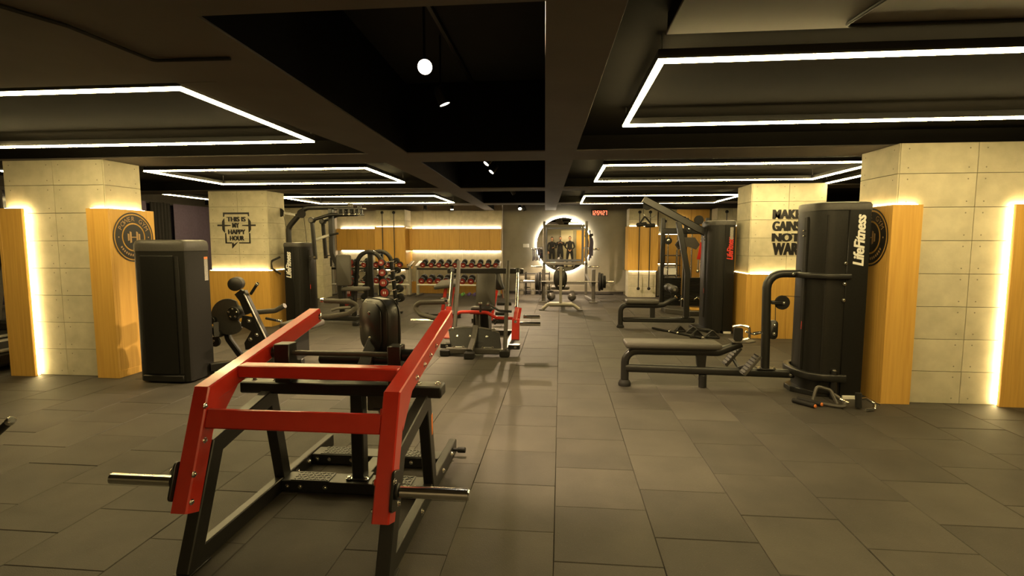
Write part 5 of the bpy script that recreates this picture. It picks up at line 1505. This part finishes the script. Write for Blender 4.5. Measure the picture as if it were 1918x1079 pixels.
# ---------------------------------------------------------------- dual stack cable machine, rear right
t = thing('cable_station', 'dark dual stack cable station with a red strap handle behind the pulldown boom', 'gym machine', (2.55, 10.8, 0))
MB().prism([(2.15, 10.75), (2.55, 10.35), (3.35, 10.35), (3.35, 11.2), (2.15, 11.2)], (0, 0, 0.0), (1, 0, 0), (0, 1, 0), (0, 0, 0.10), 0.01).obj('base_frame', 'grey_metal', t)
MB().box(2.6, 3.3, 10.45, 10.8, 0.10, 0.12, 0.004).obj('tread_mat', 'wood', t)
for x in (2.32, 2.80):
    sk = MB()
    for k in range(14):
        sk.box(x-0.16, x+0.18, 10.95, 11.09, 0.13+0.042*k, 0.168+0.042*k, 0.003)
    s_ = sk.obj('weight_stack', 'shroud', t); s_['kind'] = 'stuff'
    for dx in (-0.09, 0.10):
        MB().cyl((x+dx, 11.02, 0.12), (x+dx, 11.02, 1.62), 0.014, 10).obj('guide_rod', 'chrome', t)
for x in (2.12, 2.58, 3.02):
    MB().beam([(x, 11.05, 0.1), (x, 11.05, 1.95)], 0.07, 0.08, 0.01, up=(0, 1, 0)).obj('upright', 'black', t)
MB().box(2.1, 3.05, 11.0, 11.1, 1.62, 1.74, 0.012).obj('cross_head', 'black', t)
MB().prism([(2.35, 1.40), (2.45, 1.55), (2.75, 1.55), (2.85, 1.40), (2.78, 1.30), (2.62, 1.36), (2.42, 1.30)], (0, 10.93, 0), (1, 0, 0), (0, 0, 1), (0, 0.05, 0), 0.006).obj('pulley_yoke', 'grey_metal', t)
for x, z in ((2.2, 1.48), (2.45, 1.42), (2.62, 1.72), (2.95, 1.60), (3.0, 1.42)):
    pu = MB().lathe([(0.02, 0), (0.075, 0), (0.065, 0.014), (0.075, 0.028), (0.02, 0.028)], (x, 10.86, z), (0, 1, 0), 20).obj('pulley', 'rubber', t)
    bolt(pu, (x, 10.855, z), (0, -1, 0), 0.024)
MB().beam([(2.96, 10.9, 0.1), (2.96, 10.9, 1.7)], 0.05, 0.05, 0.01, up=(0, 1, 0)).obj('front_post', 'silver', t)
for x, z in ((2.36, 0.30), (2.5, 0.25), (2.8, 0.28), (2.9, 0.32)):
    MB().tube([(x-0.05, 10.85, z), (x, 10.8, z+0.05), (x+0.05, 10.85, z)], 0.014, 8, 0.02).obj('ankle_handle', 'chrome', t)
t = thing('strap_handle', 'red strap with chrome end hanging from the dual stack cable station', 'handle', (2.8, 10.8, 0.9))
MB().box(2.79, 2.86, 10.79, 10.81, 1.10, 1.45, 0.004, rot=MX.Rotation(math.radians(10), 3, 'Y')).obj('strap', 'red', t)
MB().cyl((2.79, 10.8, 0.87), (2.795, 10.8, 1.10), 0.012, 8).obj('link', 'steel', t)
MB().ball((2.79, 10.8, 0.86), 0.032).obj('ball_end', 'chrome', t)
# storage shelf by the rear right wall
t = thing('storage_shelf', 'black wire storage shelf with white boxes between rear rope column and cable station', 'shelf', (2.75, 13.6, 0))
for x in (2.6, 3.0):
    for y in (13.35, 13.75):
        MB().cyl((x, y, 0), (x, y, 1.25), 0.012, 8).obj('post', 'black', t)
for z in (0.35, 0.6, 0.85, 1.1):
    MB().box(2.58, 3.02, 13.33, 13.77, z, z+0.02, 0.003).obj('shelf_board', 'black', t)
tag(MB().box(2.64, 2.95, 13.4, 13.7, 0.62, 0.80, 0.01).obj('storage_box', 'white'), 'upper white box on the black wire storage shelf', 'box')
tag(MB().box(2.64, 2.9, 13.4, 13.7, 0.37, 0.5, 0.01).obj('storage_box', 'white'), 'lower white box on the black wire storage shelf', 'box')

# ---------------------------------------------------------------- loose attachments on the floor
def tri_handle(x, y, a, label, h=0.13):
    t = thing('triangle_handle', label, 'handle', (x, y, 0), 'triangle grips on the floor')
    R = MX.Rotation(a, 3, 'Z'); u = R @ V((1, 0, 0)); c = V((x, y, 0))
    MB().tube([c - u*0.10 + V((0, 0, 0.022)), c + V((0, 0, h)), c + u*0.10 + V((0, 0, 0.022))], 0.014, 8, 0.02).obj('side_bar', 'black', t)
    MB().cyl(c - u*0.105 + V((0, 0, 0.022)), c + u*0.105 + V((0, 0, 0.022)), 0.017, 10, 0.003).obj('grip', 'rubber', t)
    MB().prism([(-0.06, 0.03), (0.06, 0.03), (0, h-0.012)], c - R @ V((0, 0.006, 0)), u, (0, 0, 1), R @ V((0, 0.012, 0)), 0.002).obj('web', 'black', t)
tri_handle(1.93, 8.45, 0.3, 'small triangle grip on the floor, farthest left under the pulldown frame', 0.11)
tri_handle(2.12, 8.35, -0.4, 'triangle grip on the floor, farthest back beside the pulldown frame', 0.12)
tri_handle(2.08, 8.0, 0.2, 'triangle grip on the floor by the end of the long bar')
tri_handle(2.30, 7.95, -0.3, 'triangle grip on the floor nearest the far right column')
t = thing('straight_bar', 'long thin black bar with chrome rings lying on the floor', 'bar', (1.85, 8.3, 0))
p0, p1 = V((1.55, 8.75, 0.02)), V((2.14, 7.88, 0.02))
MB().cyl(p0, p1, 0.017, 10, 0.003).obj('bar', 'rubber', t)
for k in (0.36, 0.52, 0.99): MB().cyl(p0.lerp(p1, k), p0.lerp(p1, k+0.03), 0.0195, 10).obj('ring', 'chrome', t)
t = thing('row_handle', 'chrome and black double row handle standing on the tray of the row machine', 'handle', (1.8, 5.24, 0.49))
MB().prism(rrect(0.085, 0.13, 0.02, 3), (1.755, 5.20, 0.555), (1, 0, 0), (0, 0, 1), (0, 0.035, 0), 0.005).obj('block', 'rubber', t)
MB().tube([(1.70, 5.22, 0.63), (1.78, 5.22, 0.645), (1.86, 5.22, 0.625), (1.865, 5.22, 0.51), (1.80, 5.22, 0.50)], 0.012, 8, 0.02).obj('frame_bar', 'chrome', t)
MB().tube([(1.84, 5.26, 0.575), (1.93, 5.28, 0.545), (2.0, 5.31, 0.555)], 0.01, 8, 0.03).obj('link_bar', 'chrome', t)
MB().cyl((1.93, 5.30, 0.552), (2.02, 5.33, 0.558), 0.014, 10, 0.003).obj('grip', 'rubber', t)
t = thing('rope_attachment', 'pair of black tube grips with copper ends on the floor by the row machine', 'handle', (2.25, 4.75, 0))
for (a, b) in (((2.13, 4.83, 0.022), (2.245, 4.665, 0.022)), ((2.19, 4.87, 0.026), (2.32, 4.71, 0.026))):
    MB().cyl(a, b, 0.021, 12, 0.004).obj('grip', 'rubber', t)
    d = (V(b)-V(a)).normalized()
    MB().cyl(b, V(b)+d*0.012, 0.016, 12, 0.003).obj('end_cap', 'orange', t)
t = thing('v_handle', 'grey metal frame handle leaning on the floor before the white lettered tower', 'handle', (2.42, 4.75, 0))
MB().tube([(2.29, 4.80, 0.03), (2.34, 4.84, 0.155), (2.44, 4.80, 0.13), (2.47, 4.74, 0.025)], 0.015, 8, 0.03).obj('frame_bar', 'grey_metal', t)
MB().tube([(2.31, 4.78, 0.02), (2.42, 4.70, 0.02), (2.50, 4.66, 0.022), (2.52, 4.72, 0.05), (2.46, 4.78, 0.10)], 0.015, 8, 0.03).obj('lower_bar', 'grey_metal', t)
MB().cyl((2.49, 4.74, 0.07), (2.55, 4.70, 0.045), 0.012, 8, 0.003).obj('swivel', 'chrome', t)
t = thing('stirrup_handle', 'chrome stirrup handle with upright black grip on the floor beside the corner oak panel', 'handle', (2.7, 4.7, 0))
MB().cyl((2.62, 4.68, 0.012), (2.615, 4.69, 0.145), 0.026, 14, 0.004).obj('grip', 'rubber', t)
MB().tube([(2.615, 4.70, 0.08), (2.70, 4.72, 0.085), (2.765, 4.70, 0.05), (2.72, 4.63, 0.02), (2.63, 4.60, 0.018)], 0.012, 8, 0.03).obj('loop', 'chrome', t)
MB().cyl((2.755, 4.70, 0.055), (2.80, 4.69, 0.04), 0.014, 8, 0.003).obj('swivel', 'chrome', t)

# ---------------------------------------------------------------- at the left edge
t = thing('landmine_bar', 'black bar with chrome tip reaching in from the left edge of the room', 'bar', (-3.2, 2.6, 0))
MB().cyl((-3.62, 2.55, 0.03), (-3.02, 2.49, 0.475), 0.02, 12).obj('bar', 'black', t)
d = (V((-3.02, 2.49, 0.475))-V((-3.62, 2.55, 0.03))).normalized()
MB().cyl(V((-3.02, 2.49, 0.475)), V((-3.02, 2.49, 0.475))+d*0.03, 0.023, 14, 0.004).obj('tip', 'chrome', t)
MB().box(-3.72, -3.55, 2.46, 2.64, 0.0, 0.04, 0.006).obj('swivel_base', 'black', t)
def treadmill(x, y, label):
    t = thing('treadmill', label, 'treadmill', (x, y, 0))
    MB().box(x-0.38, x+0.38, y-0.85, y+0.85, 0.06, 0.22, 0.03).obj('deck', 'black', t)
    MB().box(x-0.26, x+0.26, y-0.83, y+0.70, 0.22, 0.228, 0.003).obj('belt', 'rubber', t)
    for s in (-1, 1):
        MB().box(x+s*0.32-0.05, x+s*0.32+0.05, y-0.84, y+0.7, 0.22, 0.245, 0.006).obj('side_rail', 'silver', t)
        MB().beam([(x+s*0.37, y+0.55, 0.2), (x+s*0.37, y+0.72, 1.15)], 0.07, 0.1, 0.015, up=(1, 0, 0)).obj('upright', 'grey_metal', t)
        MB().tube([(x+s*0.37, y+0.70, 1.05), (x+s*0.37, y+0.25, 0.92), (x+s*0.37, y+0.15, 0.80)], 0.025, 10, 0.08).obj('handrail', 'silver', t)
        MB().box(x+s*0.33-0.05, x+s*0.33+0.05, y-0.8, y-0.7, 0.0, 0.06, 0.006).obj('foot', 'rubber', t)
    MB().box(x-0.42, x+0.42, y+0.66, y+0.74, 1.12, 1.42, 0.03, rot=MX.Rotation(math.radians(-20), 3, 'X')).obj('console', 'black', t)
    MB().box(x-0.38, x+0.38, y+0.5, y+0.85, 0.2, 0.36, 0.04).obj('motor_cover', 'black', t)
treadmill(-6.62, 5.75, 'treadmill half hidden behind the near left column, nearest the windows')
treadmill(-7.6, 5.95, 'treadmill against the window wall at the far left')

# ---------------------------------------------------------------- three people behind the camera, seen in the round mirror
def skin_body(name, joints, edges, m, parent, sub=2):
    me = bpy.data.meshes.new(name)
    me.from_pydata([j[0] for j in joints], edges, [])
    o = bpy.data.objects.new(name, me); COL.objects.link(o)
    md = o.modifiers.new('skin', 'SKIN'); md.use_smooth_shade = True
    for k, j in enumerate(joints):
        r = j[1] if isinstance(j[1], tuple) else (j[1], j[1])
        me.skin_vertices[0].data[k].radius = r
        me.skin_vertices[0].data[k].use_root = (k == 0)
    s_ = o.modifiers.new('sub', 'SUBSURF'); s_.levels = sub; s_.render_levels = sub
    dg = bpy.context.evaluated_depsgraph_get()
    nm = bpy.data.meshes.new_from_object(o.evaluated_get(dg))
    bpy.data.objects.remove(o); bpy.data.meshes.remove(me)
    nm.materials.clear(); nm.materials.append(MT[m])
    nm.polygons.foreach_set('use_smooth', [True]*len(nm.polygons))
    ob = bpy.data.objects.new(name, nm); COL.objects.link(ob)
    ob.parent = parent
    return ob

def person(x, y, label, arms, H=1.74, lean=0.0, stance=0.11):
    t = thing('person', label, 'person', (x, y, 0))
    k = H/1.74
    J, E = [], []
    def j(px, py, pz, r, par=None):
        J.append((V((px, py, pz))*k, r if not isinstance(r, tuple) else tuple(q*k for q in r)))
        if par is not None: E.append((par, len(J)-1))
        return len(J)-1
    pel = j(0, 0, 0.95, (0.155, 0.115))
    wai = j(0, 0.005, 1.10, (0.145, 0.105), pel)
    che = j(0, 0.0, 1.30, (0.165, 0.115), wai)
    nb = j(0, -0.01, 1.44, (0.09, 0.075), che)
    nk = j(0, 0.0, 1.52, (0.055, 0.058), nb)
    for s in (-1, 1):
        hp = j(s*0.095, 0, 0.87, (0.095, 0.105), pel)
        kn = j(s*stance*1.05, 0.015, 0.48, (0.062, 0.068), hp)
        ak = j(s*stance*1.15, -0.015, 0.09, (0.045, 0.05), kn)
        sh = j(s*0.185, -0.005, 1.40, (0.062, 0.062), che)
        el = j(*arms[s][0], (0.046, 0.046), sh)
        wr_ = j(*arms[s][1], (0.034, 0.03), el)
    skin_body('body', J, E, 'cloth', t)
    # head with face, ears, hair
    hz = 1.63*k
    hm = MB()
    n, m_ = 20, 14
    vs, fs = [], []
    for i in range(m_+1):
        tt = PI*i/m_
        for q in range(n):
            a = 2*PI*q/n
            sx, sy, sz = math.sin(tt)*math.cos(a), math.sin(tt)*math.sin(a), math.cos(tt)
            wx = 0.075*(1 - 0.22*max(0, -sz)); wy = 0.097*(1 - 0.1*max(0, -sz))
            vs.append((sx*wx, sy*wy + (0.012 if sz < -0.3 and sy > 0 else 0), hz + sz*0.118))
    for i in range(m_):
        for q in range(n):
            r_ = (q+1) % n
            fs.append((i*n+q, i*n+r_, (i+1)*n+r_, (i+1)*n+q))
    hm.add(vs, fs)
    hm.prism([(0.0, 0.02), (0.028, -0.03), (0.0, -0.034)], (-0.014, 0.088, hz), (0, 1, 0), (0, 0, 1), (0.028, 0, 0), 0.004)   # nose
    for s in (-1, 1): hm.ball((s*0.077, 0.0, hz), 0.03, 0.35, 0.7, 1.0, 8, 6)
    hm.lathe([(0.052, 0), (0.05, 0.11)], (0, -0.005, hz-0.17), (0, 0.06, 1), 14)
    head = hm.obj('head', 'skin', t, sm=60)
    hr = MB()
    vs = []
    for i in range(8):
        tt = PI*0.52*i/7
        for q in range(n):
            a = 2*PI*q/n
            f = 0.62 if math.sin(a) > 0.45 else 1.0
            t2 = tt*f
            vs.append((math.sin(t2)*math.cos(a)*0.082, math.sin(t2)*math.sin(a)*0.105-0.004, hz + math.cos(t2)*0.127))
    fs = [(i*n+q, i*n+(q+1) % n, (i+1)*n+(q+1) % n, (i+1)*n+q) for i in range(7) for q in range(n)]
    hr.add(vs, fs).obj('hair', 'hair', head, sm=60, flat=False)
    ey = MB()
    for s in (-1, 1): ey.ball((s*0.03, 0.088, hz+0.012), 0.011, 1.2, 0.6, 0.8, 8, 6)
    ey.obj('eyes', 'hair', head)
    MB().box(-0.024, 0.024, 0.093, 0.10, hz-0.058, hz-0.048, 0.003).obj('mouth', 'body_red', head)
    # hands: palm with four fingers and a thumb
    for s in (-1, 1):
        w_, d = V(arms[s][1])*k, (V(arms[s][1])-V(arms[s][0])).normalized()
        side = d.cross(V((0, 0, 1)))
        if side.length < 0.2: side = V((1, 0, 0))
        side.normalize(); nrm = side.cross(d).normalized()
        HJ, HE = [(w_ - d*0.02, 0.026)], []
        HJ.append((w_ + d*0.05, (0.036, 0.016))); HE.append((0, 1))
        for q, (o_, L) in enumerate(((-0.03, 0.062), (-0.01, 0.074), (0.01, 0.070), (0.03, 0.055))):
            a = len(HJ)
            HJ.append((w_ + d*0.082 + side*o_, 0.009)); HE.append((1, a))
            HJ.append((w_ + d*(0.082+L*0.55) + side*o_*1.08 - nrm*0.012, 0.008)); HE.append((a, a+1))
            HJ.append((w_ + d*(0.082+L*0.9) + side*o_*1.1 - nrm*0.034, 0.007)); HE.append((a+1, a+2))
        a = len(HJ)
        HJ.append((w_ + d*0.03 - side*0.036, 0.011)); HE.append((0, a))
        HJ.append((w_ + d*0.065 - side*0.058 - nrm*0.008, 0.009)); HE.append((a, a+1))
        skin_body('hand', HJ, HE, 'skin', t, 1)
    for s in (-1, 1):
        MB().prism([(-0.045, -0.09), (0.045, -0.09), (0.05, 0.08), (0.03, 0.15), (-0.03, 0.15), (-0.05, 0.08)], (s*stance*1.15*k, 0.0, 0.0), (1, 0, 0), (0, 1, 0), (0, 0, 0.075), 0.02).obj('shoe', 'shoe' if lean else 'rubber', t, sm=50)
    # parts above were laid out around the figure's own foot point
    for ch in t.children:
        if ch.type == 'MESH' and ch.name.split('.')[0] in ('head', 'shoe'):
            ch.location = (0, 0, 0)
            for v in ch.data.vertices: v.co += t.location
        for g in ch.children:
            for v in g.data.vertices: v.co += t.location
    return t
person(0.06, -0.62, 'photographer in black raising both hands to hold a phone', {-1: ((-0.24, 0.19, 1.21), (-0.10, 0.40, 1.36)), 1: ((0.24, 0.19, 1.21), (0.10, 0.40, 1.36))})
person(0.60, -0.75, 'person in black with hands clasped in front, right of the photographer in the mirror', {-1: ((-0.27, 0.02, 1.13), (-0.08, 0.17, 0.98)), 1: ((0.27, 0.02, 1.13), (0.08, 0.17, 0.98))}, 1.76, 0, 0.14)
person(-0.42, -0.95, 'person in black top and white shoes, left of the photographer in the mirror', {-1: ((-0.26, 0.03, 1.12), (-0.2, 0.16, 0.90)), 1: ((0.26, 0.03, 1.12), (0.12, 0.20, 1.12))}, 1.72, 0.1, 0.10)
tag(MB().box(0.02, 0.10, -0.17, -0.16, 1.41, 1.57, 0.004).obj('phone', 'black'), 'black phone held up by the photographer in both hands', 'phone')
